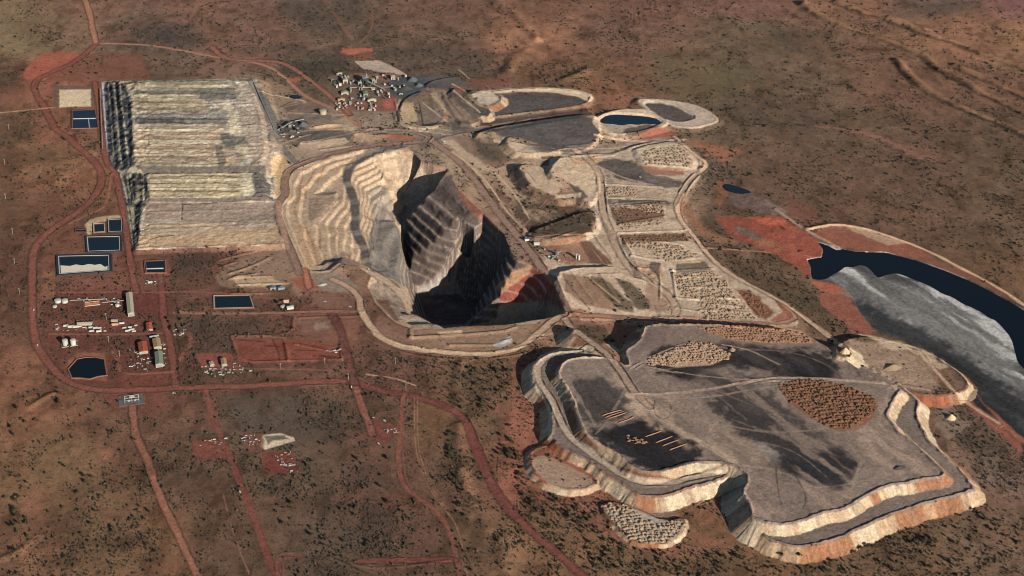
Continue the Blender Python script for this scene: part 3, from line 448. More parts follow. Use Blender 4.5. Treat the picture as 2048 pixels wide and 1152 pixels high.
area('1290,725 1356,696 1420,686 1462,710 1424,730 1354,734', (188, 154, 124), 2, 1, .9, 0); area('1392,655 1536,648 1612,666 1630,686 1536,686 1450,677', (176, 128, 94), 2, 1, .9, 0); area('1555,772 1606,757 1641,759 1696,772 1753,796 1756,822 1733,838 1696,863 1666,860 1618,834 1580,808', (134, 92, 64), 1.5, 1, .95, .5); area('1720,838 1756,822 1735,845 1700,868', (150, 90, 62), 3, 2, .8, 0)
area('1690,680 1790,690 1860,730 1880,780 1800,770 1720,730', (160, 134, 112), 4, 4, .85, 0, None, .3, .3); area('1800,690 1860,705 1900,735 1880,740 1830,710', (186, 160, 130), 3, 3, .8, 0); area('1730,670 1800,684 1830,700 1780,700', (196, 172, 140), 3, 3, .85, 0); area('1860,800 1900,800 1925,840 1940,850 1900,880 1870,850', (140, 118, 102), 4, 3, .8, 0)
area('1115,985 1170,984 1195,970 1160,940 1090,910 1065,915 1068,940', (160, 138, 116), 2, 2, .85, 0); area('1250,1010 1340,1020 1360,1030 1335,1042 1290,1035', (142, 118, 102), 3, 2, .85, 0); area('1205,1012 1264,1014 1334,1046 1366,1038 1366,1070 1336,1086 1274,1084 1219,1036', (170, 158, 142), 2, 1, .9, 0)
area('1290,648 1340,645 1330,690 1250,712 1262,690', (112, 96, 88), 4, 3, .7, 0)
# dump faces: end-tipped streaks of different rock
fi = np.nonzero((FACE > 0.5))[0]
t1 = n1(STREAK[fi], 46, 7); t2 = n1(STREAK[fi], 4.5, 9); t3 = n1(STREAK[fi], 15, 17)
fc = lin((188, 160, 128))[None, :] * np.ones((len(fi), 1))
w_ = sst(.15, .3, t1)[:, None]; fc = fc * (1 - w_) + lin((156, 104, 66)) * w_
w_ = sst(.2, .35, -t1 + .2 * t3)[:, None]; fc = fc * (1 - w_) + lin((196, 178, 148)) * w_
w_ = sst(.5, .6, t1)[:, None]; fc = fc * (1 - w_) + lin((164, 86, 46)) * w_
w_ = sst(.35, .7, t3)[:, None] * .5; fc = fc * (1 - w_) + lin((142, 116, 94)) * w_
fc *= (1 + .13 * t2 + .1 * NC[fi])[:, None]
fc *= .8; m = FACE[fi] * .92
A[fi] = A[fi] * (1 - m[:, None]) + fc * m[:, None]; SPK[fi] = 0.0
# leach pad
area('203,163 245,162 520,157 545,250 560,300 566,488 272,500 262,470 247,400 240,346 216,332 208,240', (172, 156, 134), 1, .5, 1, 0, 'leach_pad', .35, .1, 0)
lp = np.nonzero((REG == regid('leach_pad')))[0]; hp = fbm(X[lp], Y[lp], 14, 331, 4); up_ = PV[lp] < 398
blend(lp, sst(.12, .45, hp + .5 * ST_H[lp]) * np.where(up_, .85, .45), (214, 208, 192), None, None, .2, 0)
blend(lp, sst(.12, .42, -hp + .5 * fbm(X[lp], Y[lp], 30, 341, 3)) * np.where(up_, .6, .3), (100, 96, 86), None, None, .2, 0)
blend(lp, sst(.2, .4, fbm(X[lp], Y[lp], 7, 351, 2) * .8 + .3 * hp) * np.where(up_, .45, .2), (84, 80, 68), None, None, .2, 0)
def band(v0, v1, x0, x1, c, op=.9, wp=1.2, nz=.35, sk=.03):
    s = [(x0 + sk * 0, v0), (x1, v0 - (x1 - x0) * .008), (x1 + (v1 - v0) * .25, v1 - (x1 - x0) * .008), (x0 + (v1 - v0) * .08, v1)]
    area(s, tuple(q * .96 for q in c), 1.2, wp * 1.3, op * .9, 0, None, nz * 1.3, (ST_H, .8), 0)
for b in ((163, 170, 248, 455, (134, 126, 104)), (170, 177, 255, 440, (196, 180, 140)), (180, 188, 268, 398, (100, 94, 88)), (176, 200, 398, 470, (98, 98, 96)), (189, 197, 262, 395, (204, 188, 150)), (198, 206, 264, 440, (170, 150, 118)), (207, 214, 264, 410, (190, 172, 138)),
          (214, 222, 262, 420, (148, 130, 104)), (227, 234, 268, 455, (142, 138, 132)), (235, 247, 268, 368, (76, 82, 88)), (235, 246, 368, 460, (112, 112, 108)), (248, 256, 262, 450, (166, 150, 124)), (258, 263, 262, 440, (202, 184, 150)), (263, 278, 262, 450, (174, 150, 122)), (280, 288, 262, 440, (192, 172, 138)),
          (290, 300, 262, 480, (164, 140, 112)), (302, 310, 264, 470, (186, 162, 128)), (312, 322, 266, 480, (166, 144, 118)), (322, 330, 268, 470, (196, 176, 138))):
    band(*b)
for s, c in (('450,205 462,200 480,260 500,300 495,320 470,300 455,240', (206, 190, 158)), ('440,268 490,272 500,290 450,292', (84, 86, 84)), ('470,190 510,240 540,290 545,330 500,330 505,290 480,240', (164, 146, 128)), ('480,170 520,175 535,230 500,215', (176, 160, 142)), ('395,180 450,182 470,196 420,205 400,195', (110, 108, 102)),
             ('560,300 530,331 530,345 560,345', (150, 128, 108))):
    area(s, c, 3, 3, .8, 0, None, .3, .3)
area('262,166 470,160 480,196 268,200', (150, 142, 122), 2, 2, .25, 0); area('268,331 530,331 532,345 290,347', (92, 86, 80), 1.5, 1, .95, 0); area('430,288 445,288 450,332 435,332', (96, 90, 86), 2, 2, .7, 0)
area('297,347 480,346 490,395 302,397', (186, 170, 138), 1.5, 1, .95, 0, None, .5); area('478,344 500,346 512,365 500,392 485,392', (206, 192, 158), 2, 3, .9, 0, None, .4, .6); area('505,345 532,345 545,396 510,394', (78, 76, 76), 3, 3, .8, 0)
for k in range(3): band(351 + k * 15, 355 + k * 15, 300, 478, (128, 104, 72), .75, 2.2, .5)
band(388, 394, 302, 480, (204, 184, 140), .9)
area('300,396 545,394 548,402 290,404', (92, 84, 78), 1.2, .8, .9, 0); area('292,404 360,404 362,438 290,440', (162, 140, 122), 2, 2, .9, 0, None, .3, .3); area('362,406 545,402 555,445 365,448', (150, 130, 114), 2, 2, .85, 0, None, .3, .3)
area('286,446 420,446 500,452 470,462 380,468 290,462', (176, 150, 124), 3, 3, .8, 0); area('280,468 380,470 480,460 555,450 564,486 275,496', (186, 154, 118), 2, 2, .85, 0, None, .3, .2); path('300,480 320,474 360,470', 3, (100, 82, 66)); path('275,496 420,492 560,488', 4, (104, 84, 70), .5, .7); path('365,410 450,405 520,400', 3, (92, 80, 70)); path('365,408 364,440', 3, (96, 78, 80)); path('290,458 400,455 540,446', 3, (110, 92, 78), .5, .7)
# lined left flank: black liner, white salt, blue-grey
area('203,163 246,163 262,200 264,260 268,330 240,346 216,332 208,240', (74, 76, 80), 1.2, 1, .95, 0, 'lined_flank', .4); area('240,346 292,345 298,398 276,440 282,470 266,500 258,440 248,400', (84, 80, 76), 1.2, 1, .95, 0, 'lined_flank', .4)
def flank(x0, x1, y0, y1, w, c, op=.85): path('%g,%g %g,%g' % (x0, y0, x1, y1), w, c, .5, op, 0, None, .5, None, None, 2.2)
for o, w, c in ((4, 4, (150, 160, 175)), (9, 6, (40, 52, 72)), (17, 4, (186, 178, 156)), (23, 6, (30, 36, 42)), (31, 4, (170, 158, 132)), (37, 6, (36, 40, 44)), (45, 4, (196, 184, 156)), (51, 5, (58, 58, 56))):
    flank(203 + o * .8, 212 + o, 166, 328, w, c)
for o, w, c in ((3, 4, (178, 172, 150)), (8, 4, (44, 54, 66)), (13, 3, (190, 180, 140)), (19, 3, (176, 164, 140)), (25, 5, (34, 36, 38)), (32, 4, (120, 112, 92)), (39, 5, (26, 30, 36)), (45, 3, (184, 170, 140))):
    flank(240 + o * 1.05, 252 + o * .8, 350, 400, w, c)
    if o < 30: flank(252 + o * .7, 266 + o * .4, 402, 492, w * .7, c)
path('205,170 210,240 214,300 217,330', 3, (204, 206, 214), .6, .7); path('218,332 235,345 268,338', 6, (168, 160, 138), .5, .8)
lf = np.nonzero(REG == regid('lined_flank'))[0]; hq = fbm(X[lf], Y[lf], 12, 361, 4)
blend(lf, sst(.05, .35, hq) * .55, (150, 142, 122), None, None, .3, 0); blend(lf, sst(.05, .3, -hq) * .7, (34, 40, 50), None, None, .3, 0)
# conveyor road, ROM pad, plant ground, stockpiles
area('512,172 530,185 545,215 560,250 566,285 548,262 535,230 512,185', (98, 96, 92), 2, 1, .95, 0); path('500,160 520,200 545,258 562,292 592,326', 15, (112, 106, 100), .3, .9, 0, 'road'); path('508,170 530,215 548,260', 2.4, (52, 48, 46), .6, .8)
area('512,155 545,160 600,190 615,200 600,230 560,225 535,190', (146, 118, 96), 4, 4, .8, .2); area('565,235 650,225 690,235 715,260 640,272 570,280 555,260', (128, 112, 98), 3, 3, .9, 0); area('558,240 610,240 612,270 570,278 552,262', (78, 76, 74), 3, 3, .9, 0); area('620,250 680,243 700,262 640,262 622,260', (186, 156, 122), 2, 2, .85, 0)
area('660,230 690,228 720,262 690,268', (172, 150, 126), 3, 2, .85, 0); area('566,262 680,262 700,275 600,285 568,280', (112, 98, 86), 3, 3, .8, 0); area('556,195 600,200 590,212 565,208', (58, 76, 78), 2, 1, .0, 0); area('576,190 600,190 605,198 580,198', (66, 88, 88), 1.5, 1, .85, 0); area('575,155 602,155 600,165 580,165', (176, 90, 62), 2, 2, .8, 0)
area('660,150 760,145 815,160 800,225 680,215 655,185', (112, 92, 80), 3, 3, .9, .1); area('700,145 790,148 800,160 720,160', (146, 98, 74), 3, 3, .8, 0); area('680,205 780,205 795,222 690,220', (140, 84, 66), 3, 3, .8, .1); area('765,195 790,195 795,215 768,218', (170, 86, 66), 2, 2, .85, 0)
area('770,165 815,150 850,150 870,155 890,172 850,175 830,195 785,195', (78, 82, 86), 3, 3, .95, 0, 'ore_pad'); area('850,148 900,150 935,168 935,180 905,190 890,178 860,165', (96, 90, 86), 2, 2, .85, 0); area('900,170 925,172 935,185 915,188', (140, 86, 68), 2, 2, .8, 0); area('805,205 825,203 835,230 832,248 808,245 800,230', (186, 158, 122), 2, 2, .9, 0); area('842,208 885,230 892,238 850,250 840,235', (124, 110, 96), 2, 2, .9, 0); area('860,180 895,178 890,200 920,230 940,240 900,236 870,205', (158, 136, 114), 3, 2, .8, 0)
area('940,158 1010,155 1030,165 1000,175 940,175', (132, 78, 62), 3, 3, .7, .3); path('918,140 940,158', 3, (170, 150, 130)); path('905,168 930,182', 4, (190, 170, 146))
for q, c in (('624,262 711,260 700,282 640,290 566,290 575,275', (94, 88, 82)), ('672,232 698,234 712,262 722,282 705,268 690,250', (178, 156, 130)), ('575,225 640,232 690,232 672,240 620,240 572,236', (126, 112, 100)), ('560,212 605,204 612,212 575,222', (104, 94, 86)), ('590,210 640,205 660,222 600,226', (118, 100, 88)), ('600,283 690,276 700,286 640,300 605,302', (186, 160, 132)), ('780,268 840,272 820,282 740,276', (168, 92, 68)),
             ('715,268 780,272 760,282 705,284', (176, 142, 112)), ('850,262 885,252 935,258 900,272 868,276', (150, 132, 112)), ('900,242 935,240 950,256 905,262', (92, 84, 76)), ('835,250 892,242 890,249 840,254', (44, 46, 50)), ('892,190 905,188 962,232 950,238', (96, 88, 82)), ('875,176 900,190 940,236 925,238 890,210', (138, 118, 102)), ('515,200 545,262 520,260 505,230', (160, 140, 122)), ('518,270 560,290 556,305 520,300', (168, 146, 124))):  # near-black sliver is a bank's shadow painted on the ground
    area(q, c, 1.5, 1.5, .9, 0, None, .35, .2)
for q, w, c in (('480,250 552,252', 3, (120, 104, 96)), ('490,285 545,282', 3, (128, 104, 92)), ('500,310 540,305', 3, (120, 100, 90)), ('485,268 530,266', 4, (190, 168, 140)), ('490,298 535,295', 4, (192, 168, 138)), ('560,214 600,196 610,192', 4, (70, 68, 66)), ('564,216 610,205', 4, (150, 130, 112)), ('690,232 715,250 728,268 724,285', 5, (178, 156, 130)), ('800,200 790,228 806,246 850,254 896,262', 6, (168, 146, 122)), ('845,205 895,244', 4, (176, 156, 132)), ('838,204 846,248', 4, (70, 66, 64)), ('905,180 960,225', 4, (186, 166, 140)), ('868,282 895,272 950,262 1060,246', 8, (86, 82, 80))): path(q, w, c, .4, .9)
# pit surrounds and pit
area('556,400 566,440 590,500 560,490 552,440', (172, 142, 112), 3, 2, .8, 0); area('542,318 560,308 580,330 566,360 570,392 545,400 552,370 542,345', (196, 162, 118), 2, 2, .95, 0); area('600,300 662,292 720,290 670,305 610,325', (160, 138, 116), 3, 2, .8, 0); area('568,470 612,545 640,560 600,600 580,560 500,560 520,510', (150, 120, 98), 5, 4, .8, .2)
area('440,540 520,500 570,500 590,540 580,575 470,578 430,570', (140, 114, 94), 4, 4, .8, .3); area('470,555 540,555 575,565 540,575 480,575', (178, 152, 118), 3, 3, .8, .1); area('580,560 610,550 640,575 615,590', (156, 86, 60), 3, 3, .9, .1); area('628,548 680,545 720,575 710,590 660,585 630,570', (138, 122, 108), 2, 2, .9, 0); area('735,560 780,555 800,575 760,580', (176, 94, 60), 2, 2, .9, 0)
ip = np.nonzero(PIT)[0]; zp = Z[ip]
pm = np.ones(len(ip)); blend(ip, pm, (170, 146, 120), 0, 'open_pit', .25, .05)
area('724,299 812,291 830,310 845,330 800,350 785,390 790,440 760,445 745,400 725,370 712,340', (176, 152, 124), 3, 2, .9, 0, None, .25, .15, 1, 0, True); area('800,292 842,322 870,329 900,340 895,352 860,345 830,330 815,310', (150, 116, 96), 4, 3, .75, 0, None, .3, .2, 1, 0, True)
area('740,375 770,372 785,400 788,445 745,450 742,410', (132, 122, 110), 3, 2, .85, 0, None, .3, .2, 1, 0, True); area('742,440 800,440 806,520 830,570 815,580 780,555 735,540 738,500', (112, 106, 100), 3, 2, .95, 0, None, .2, .1, 1, 0, True)
area('617,395 667,395 676,400 635,450 617,440', (142, 122, 104), 1.5, .5, .95, 0, None, .15, 0, 0, 0, True); area('640,390 690,365 690,392 676,400 667,395', (160, 140, 120), 2, 1, .8, 0, None, .2, 0, 1, 0, True); area('650,480 680,465 680,485 655,490', (150, 128, 108), 2, 1, .8, 0, None, .2, 0, 1, 0, True); area('655,515 690,505 722,530 690,545 660,545', (140, 118, 102), 2, 1, .9, 0, None, .2, 0, 1, 0, True)
area('590,445 612,450 640,520 630,545 610,540', (180, 138, 98), 4, 4, .45, 0, None, .3, .1, 1, 0, True)
for s in ('606,350 598,378 602,395 588,412 592,436', '628,345 612,372 612,398', '650,340 628,368', '612,455 626,490 636,530', '640,460 640,500'): path(s, 5, (150, 112, 78), .6, .7, 0, None, .2, None, True)
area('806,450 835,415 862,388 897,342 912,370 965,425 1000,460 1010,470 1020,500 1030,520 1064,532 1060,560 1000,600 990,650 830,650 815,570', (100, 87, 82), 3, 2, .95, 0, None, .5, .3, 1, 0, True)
area('910,368 935,392 1000,458 985,460 945,425 920,395', (150, 88, 66), 3, 2, .85, .3, None, .35, 0, 1, 0, True); area('1000,588 1062,532 1090,548 1108,576 1131,626 1090,600 1040,605 990,610', (150, 68, 48), 2, 1.5, .95, 0, None, .2, .1, 1, 0, True); area('990,575 1025,542 1062,530 1060,545 1003,588', (186, 136, 92), 2, 1, .9, 0, None, .2, 0, 1, 0, True)
area('735,572 752,606 777,633 800,645 815,622 800,590 762,560', (124, 108, 96), 2, 1, .9, 0, None, .25, .2, 1, 0, True); area('752,600 790,642 800,645 775,600', (110, 74, 58), 2, 1, .8, 0, None, .2, .1, 1, 0, True)
kk = ip[(PU[ip] > 800) & (Z[ip] < -4)]; blend(kk, sst(.2, .06, np.minimum(FR[kk], 1 - FR[kk])) * .6, (172, 152, 134), None, None, .3, 0)
for q in ('905,570 920,585 930,600', '880,560 892,572', '957,575 965,590 985,604', '990,590 998,602'): path(q, 4, (150, 136, 124), .5, .7, 0, None, .3, None, True)
path('838,583 868,580 905,584', 9, (150, 142, 134), .4, .8, 0, None, .3, None, True)
path('806,292 760,303 725,316 697,338 692,363 708,396 712,428 709,458 718,478 730,501 732,530', 17, (88, 82, 77), .2, .97, 0, None, .12, (110, 96, 82), None); path('732,530 770,552 800,575', 10, (104, 96, 88), .4, .8, 0, None, .2, None, True)
area('1130,632 1200,650 1190,690 1160,680', (110, 84, 66), 4, 3, .6, .3); area('820,660 1010,652 1080,650 1060,690 960,712 860,706 780,690 750,650', (150, 122, 98), 3, 2, .8, .05); area('760,630 820,665 830,690 790,690 750,660', (132, 96, 78), 3, 3, .8, .1); area('875,664 925,660 925,668 880,670', (198, 172, 136), 1.5, 1, .9, 0); area('985,690 1020,672 1026,685 1000,695', (176, 172, 166), 1.5, 1, .8, 0)
area('1150,650 1210,655 1240,680 1200,690 1160,670', (82, 70, 54), 4, 3, .8, .8); area('1210,650 1270,650 1280,675 1235,690', (140, 92, 68), 3, 3, .85, .2)
area('660,630 720,630 720,700 690,700', (128, 82, 64), 3, 2, .8, .2); area('590,636 665,634 690,690 600,680', (124, 84, 68), 4, 3, .8, .2); area('462,674 600,680 690,690 684,718 560,724 480,728', (136, 70, 50), 2, 2, .9, .05, None, .35); area('390,706 462,706 480,735 405,735', (144, 74, 54), 2, 2, .9, .1); area('605,580 700,588 700,625 605,625', (118, 76, 62), 5, 3, .7, .3)
for q in ('545,680 556,700 560,722', '566,682 572,700 574,722', '530,692 560,694', '600,690 640,696 668,704', '590,700 630,702', '640,712 680,716', '470,680 530,684'): path(q, 3, (84, 46, 38), .6, .75)
area('610,585 690,592 700,615 640,620', (138, 104, 88), 6, 5, .6, 0); area('665,640 715,640 712,690 690,690', (134, 92, 72), 4, 3, .6, .1)
area('590,636 660,634 664,664 600,668', (130, 100, 84), 5, 4, .6, .05); area('625,645 650,642 655,655 635,660', (160, 136, 118), 4, 4, .6, 0)
# camp compounds
area('85,585 345,585 350,770 150,775 100,740 85,680', (108, 62, 50), 4, 3, .75, .35); area('85,540 110,545 110,600 85,600', (150, 104, 72), 4, 3, .7, .2); area('270,590 320,590 322,625 275,628', (112, 58, 50), 2, 1, .85, .05); area('105,640 280,640 285,662 110,662', (122, 70, 54), 2, 2, .8, .05); area('240,750 345,742 350,768 240,775', (120, 66, 50), 2, 2, .8, .1)
area('108,170 190,172 190,215 108,214', (112, 88, 76), 1, .5, .95, 0); area('118,180 180,178 182,213 120,215', (206, 184, 150), 1.5, 1.5, .95, 0); area('110,510 225,505 228,550 110,560', (82, 74, 72), 1.5, 1, .9, 0); area('158,440 245,435 246,505 168,506', (98, 70, 60), 2, 1, .7, .1); area('171,442 200,432 246,430 246,440 205,442 185,450 184,470 173,470', (186, 162, 130), 1.5, 1, .85, 0)
area('280,520 336,520 345,552 282,552', (138, 76, 54), 2, 2, .85, .1); area('80,550 240,545 265,575 90,580', (130, 82, 62), 4, 4, .7, .3); area('155,705 212,708 214,760 145,760 130,735', (150, 96, 66), 3, 3, .7, .3); area('195,785 330,782 340,815 300,830 230,820', (124, 72, 56), 3, 3, .8, .1); area('240,793 286,793 289,811 238,812', (88, 84, 82), 1, .3, .95, 0)
area('525,870 560,866 588,875 590,882 530,900 520,895', (206, 186, 158), 1.5, 1, .95, 0); area('530,872 568,870 578,878 545,882 535,890', (92, 90, 76), 2, 1.5, .9, 0); area('524,906 585,902 598,945 530,948', (118, 58, 46), 1.5, 1, .95, .05); area('384,882 430,877 450,895 452,918 386,914', (132, 72, 54), 1.5, 1, .9, .05); area('480,868 530,868 525,905 500,905', (126, 74, 56), 3, 2, .8, .2)
area('734,838 762,838 797,853 800,864 789,872 774,886 749,890 738,866', (120, 66, 54), 2, 1.5, .9, .05); area('705,862 745,866 748,878 720,880', (128, 80, 62), 3, 2, .6, .3)
area('1860,1042 1930,1080 2000,1130 2048,1160 2048,1120 1960,1080', (128, 106, 90), 5, 6, .6, .5, None, .4, 0, 1, .5)
for q, w, c in (('1184,697 1124,699 1087,709 1067,727 1062,751 1067,773 1085,791 1095,801 1102,826 1100,851 1100,879', 7, (200, 180, 150)), ('1216,714 1154,715 1127,722 1112,746 1125,765 1142,790 1152,820 1159,845 1167,862', 9, (168, 146, 122)), ('1167,862 1190,885 1230,908 1262,935', 5, (176, 148, 120)), ('1290,650 1284,672 1264,690 1244,702', 5, (160, 134, 112)), ('1786,770 1800,790 1784,816 1778,833 1794,852 1820,878 1848,902 1870,924 1890,942', 5, (178, 152, 124)), ('1813,780 1834,797 1844,808 1832,828 1854,869 1886,909 1936,954', 5, (188, 160, 130)),
               ('1720,670 1786,682 1861,706 1926,748 1938,768', 4, (196, 172, 140))): path(q, w, c, .4, .9)
def lift1v(s): return PT(s)[0][1]
# roads
RR = (('162,-20 179,22 184,52 192,88', 13, (150, 100, 74)), ('196,88 250,88 300,91 362,102 425,114 462,120 512,126 542,136 569,155 594,180 617,197 652,212 687,225 707,245 724,257', 9, (150, 104, 80)), ('425,95 440,112 470,122 537,122 569,128 594,142 632,170 659,192 700,230', 12, (132, 84, 68)),
      ('192,90 150,125 110,142 80,155 68,170 72,190 88,212 100,237 110,260 140,277 150,288 175,310 197,333 205,353 202,375 190,395 160,423 125,445 92,470 72,490 66,513 65,563 65,626 69,676 82,708 105,738 132,763 162,776 212,783 275,781 350,778 412,776 512,773 612,765 702,763', 13, (122, 68, 54)),
      ('700,765 762,783 824,793 874,808 912,823 937,848 952,896 974,951 999,994 1024,1025 1061,1064 1111,1104 1164,1152 1230,1210', 13, (108, 58, 50)), ('412,778 422,826 437,865 462,914 480,964 497,1009 512,1044 537,1119 557,1152 590,1230', 9, (116, 62, 50)),
      ('265,813 270,864 275,879 295,919 312,971 332,1019 357,1071 382,1126 397,1152 425,1220', 13, (132, 82, 60)), ('665,632 682,661 692,701 702,738 712,776', 12, (98, 60, 54)), ('712,776 724,813 734,838 745,870', 11, (124, 74, 60)), ('809,790 807,816 803,846 799,879 798,926 804,964 819,984 849,1006 874,1026 897,1054 909,1089 922,1152 935,1220', 8, (122, 68, 54)),
      ('829,796 829,889 842,939 859,979 887,1016 912,1046 927,1101 936,1160', 2.2, (140, 96, 74)), ('835,796 835,889 848,939 865,979 893,1016', 2.2, (140, 96, 74)), ('190,165 200,225 205,288 215,333 232,343 240,388 247,428 255,478 260,513 267,563 275,586', 10, (124, 70, 55)), ('320,540 325,586 327,638 340,676 347,726 352,771', 11, (114, 64, 54)), ('95,586 200,586 325,586 420,584 560,600', 6, (124, 74, 60)),
      ('100,668 200,670 325,668', 7, (122, 72, 57)), ('225,700 238,725 240,752 345,745', 6, (128, 76, 58)), ('225,348 220,370 217,398 207,418 175,430 140,448', 6, (136, 82, 62)), ('-20,228 0,226 88,217 108,215', 6, (160, 118, 86)), ('340,586 420,580', 5, (122, 76, 62)), ('350,626 500,628 600,626 722,624', 8, (132, 90, 72)), ('380,668 385,690 360,720', 8, (122, 72, 58)), ('420,740 560,738 700,742', 5, (124, 78, 64)), ('733,750 790,757 830,772', 3, (160, 124, 100)),
      ('560,1152 555,1110 600,1110', 8, (112, 68, 56)), ('720,1125 910,1120', 12, (112, 62, 52)), ('610,540 618,575', 12, (150, 90, 66)), ('232,850 236,920', 2, (120, 80, 62)), ('440,965 470,1080 500,1152', 2, (128, 90, 72)))
for s, w, c in RR: path(s, w * (1.18 if lift1v(s) < 790 else 0.95), (min(255, c[0] * 1.06), c[1] * 1.08, c[2] * 1.08), .3, .97, .0, 'road', .3, (84, 56, 46) if w > 9 else None, None, 1.3, .7 if w > 7 else 0)
MR = (('812,288 724,293 662,308 607,328 579,340 569,363 572,388 559,405 557,428 569,468 587,513 599,548', 15, (124, 98, 84)), ('720,262 780,268 840,262 862,275 850,284 812,289', 14, (118, 100, 88)), ('560,282 620,285 680,272 720,264 770,258 830,264 866,280', 10, (124, 106, 94)), ('866,284 905,312 930,335 960,372 1000,430 1040,478 1062,505 1090,545 1115,590 1130,622', 17, (130, 104, 90)),
      ('905,305 940,330 980,370 1010,420 1060,470', 6, (176, 148, 122)), ('870,276 940,262 1000,256 1060,240', 10, (100, 94, 90)), ('722,620 738,650 765,680 815,698 880,706 960,712 1010,706 1050,690 1085,662 1110,640 1131,630', 15, (168, 140, 112)), ('722,620 720,598 700,575 665,560', 13, (160, 128, 104)), ('1131,632 1180,632 1240,634 1330,640 1390,642 1460,646 1540,648 1588,642 1590,630 1560,605', 10, (150, 100, 76)),
      ('1130,640 1150,662 1190,690 1222,716 1248,750 1265,780 1300,815', 13, (144, 120, 104)), ('1060,680 1090,668 1150,665', 8, (150, 124, 102)), ('1184,700 1124,703 1092,714 1076,734 1074,752 1084,775 1104,800 1118,835 1135,870 1165,895 1205,925 1250,955 1285,968 1340,968 1400,955 1450,942', 12, (158, 140, 120)), ('1150,300 1185,325 1200,350 1205,400 1208,430 1220,460 1235,500 1260,540 1300,565 1340,590 1355,620 1345,640', 14, (160, 136, 114)),
      ('1350,275 1390,310 1420,330 1385,355 1365,385 1352,410 1360,440 1385,468 1405,495 1430,525 1480,560 1560,600 1620,645 1680,690', 12, (166, 138, 114)), ('1170,470 1260,466 1340,462 1375,460', 7, (170, 146, 122)), ('1180,325 1250,358 1300,368 1335,385', 6, (150, 130, 112)), ('1445,690 1500,700 1560,730', 3, (146, 124, 108)), ('1265,790 1340,790 1440,775 1560,755 1680,760 1790,770 1860,782', 8, (148, 126, 110)), ('1290,735 1380,750 1480,760 1560,765', 4, (134, 114, 102)),
      ('1840,705 1870,740 1910,785 1930,805 2000,850', 7, (170, 140, 114)), ('1616,460 1688,445 1818,485 1886,518 1996,575 2048,611 2120,660', 6, (196, 162, 130)), ('1551,420 1611,460 1676,495', 8, (150, 118, 100)), ('1405,497 1470,500 1540,505', 5, (156, 106, 78)), ('1040,480 1110,470 1170,470', 5, (152, 116, 92)), ('1190,270 1240,282 1300,284 1370,280', 8, (180, 156, 130)), ('1260,740 1330,700 1390,682', 5, (140, 120, 106)), ('1095,400 1060,440 1040,460', 4, (130, 104, 86)), ('990,340 1035,330 1110,316', 5, (168, 144, 120)), ('512,180 540,190 600,200 612,205', 4, (190, 166, 136)), ('796,225 795,245 830,262 900,270', 8, (146, 124, 106)), ('620,270 560,290 500,330', 6, (142, 120, 102)),
      ('1395,1010 1440,990', 3, (150, 110, 84)))
for s, w, c in MR: path(s, w, tuple(min(235, q * 1.09) for q in c), .3, .9, 0, 'haul_road', .25, (92, 76, 66) if w > 9 else None, None if w < 14 else False, .9, 1.7 if w > 9 else .9)
for s in ('1552,935 1555,975 1562,1010', '1590,950 1610,985 1612,1005 1606,1018', '1310,800 1306,820 1318,838 1335,838 1343,825 1340,808', '1226,805 1245,795 1250,810', '1480,875 1500,860', '1660,800 1600,790'): path(s, 2.4, (84, 72, 66), .5, .8)
A *= (1 + .16 * fbm(X, Y, 8, 95, 2))[:, None]
sat = (A.max(1) - A.min(1)) / (A.max(1) + 1e-6); lum = (A @ np.array([.35, .45, .2]))[:, None]
k_ = (.10 + .14 * sst(.55, .9, sat))[:, None]; A = A * (1 - k_) + lum * k_
rl = np.nonzero((REG == regid('leach_pad')))[0]; hi = np.where(PV[rl] < 398, 1.0, .35)
Z[rl] += hi * (2.6 * np.abs(ST_H[rl]) + 1.6 * np.abs(fbm(X[rl], Y[rl], 9, 411, 3)) - 1.0)
mn = np.nonzero((SPK < .06) & (REG == 0) & (U > 560) & (U < 1560) & (V > 150) & (V < 660) & ~PIT)[0]
Z[mn] += .9 * np.clip(fbm(X[mn], Y[mn], 13, 421, 3), -.2, 1) + 1.1 * np.clip(fbm(X[mn], Y[mn] * 2.2, 26, 431, 3) - .12, 0, 1)
A = np.clip(A, 0.006, 0.8)

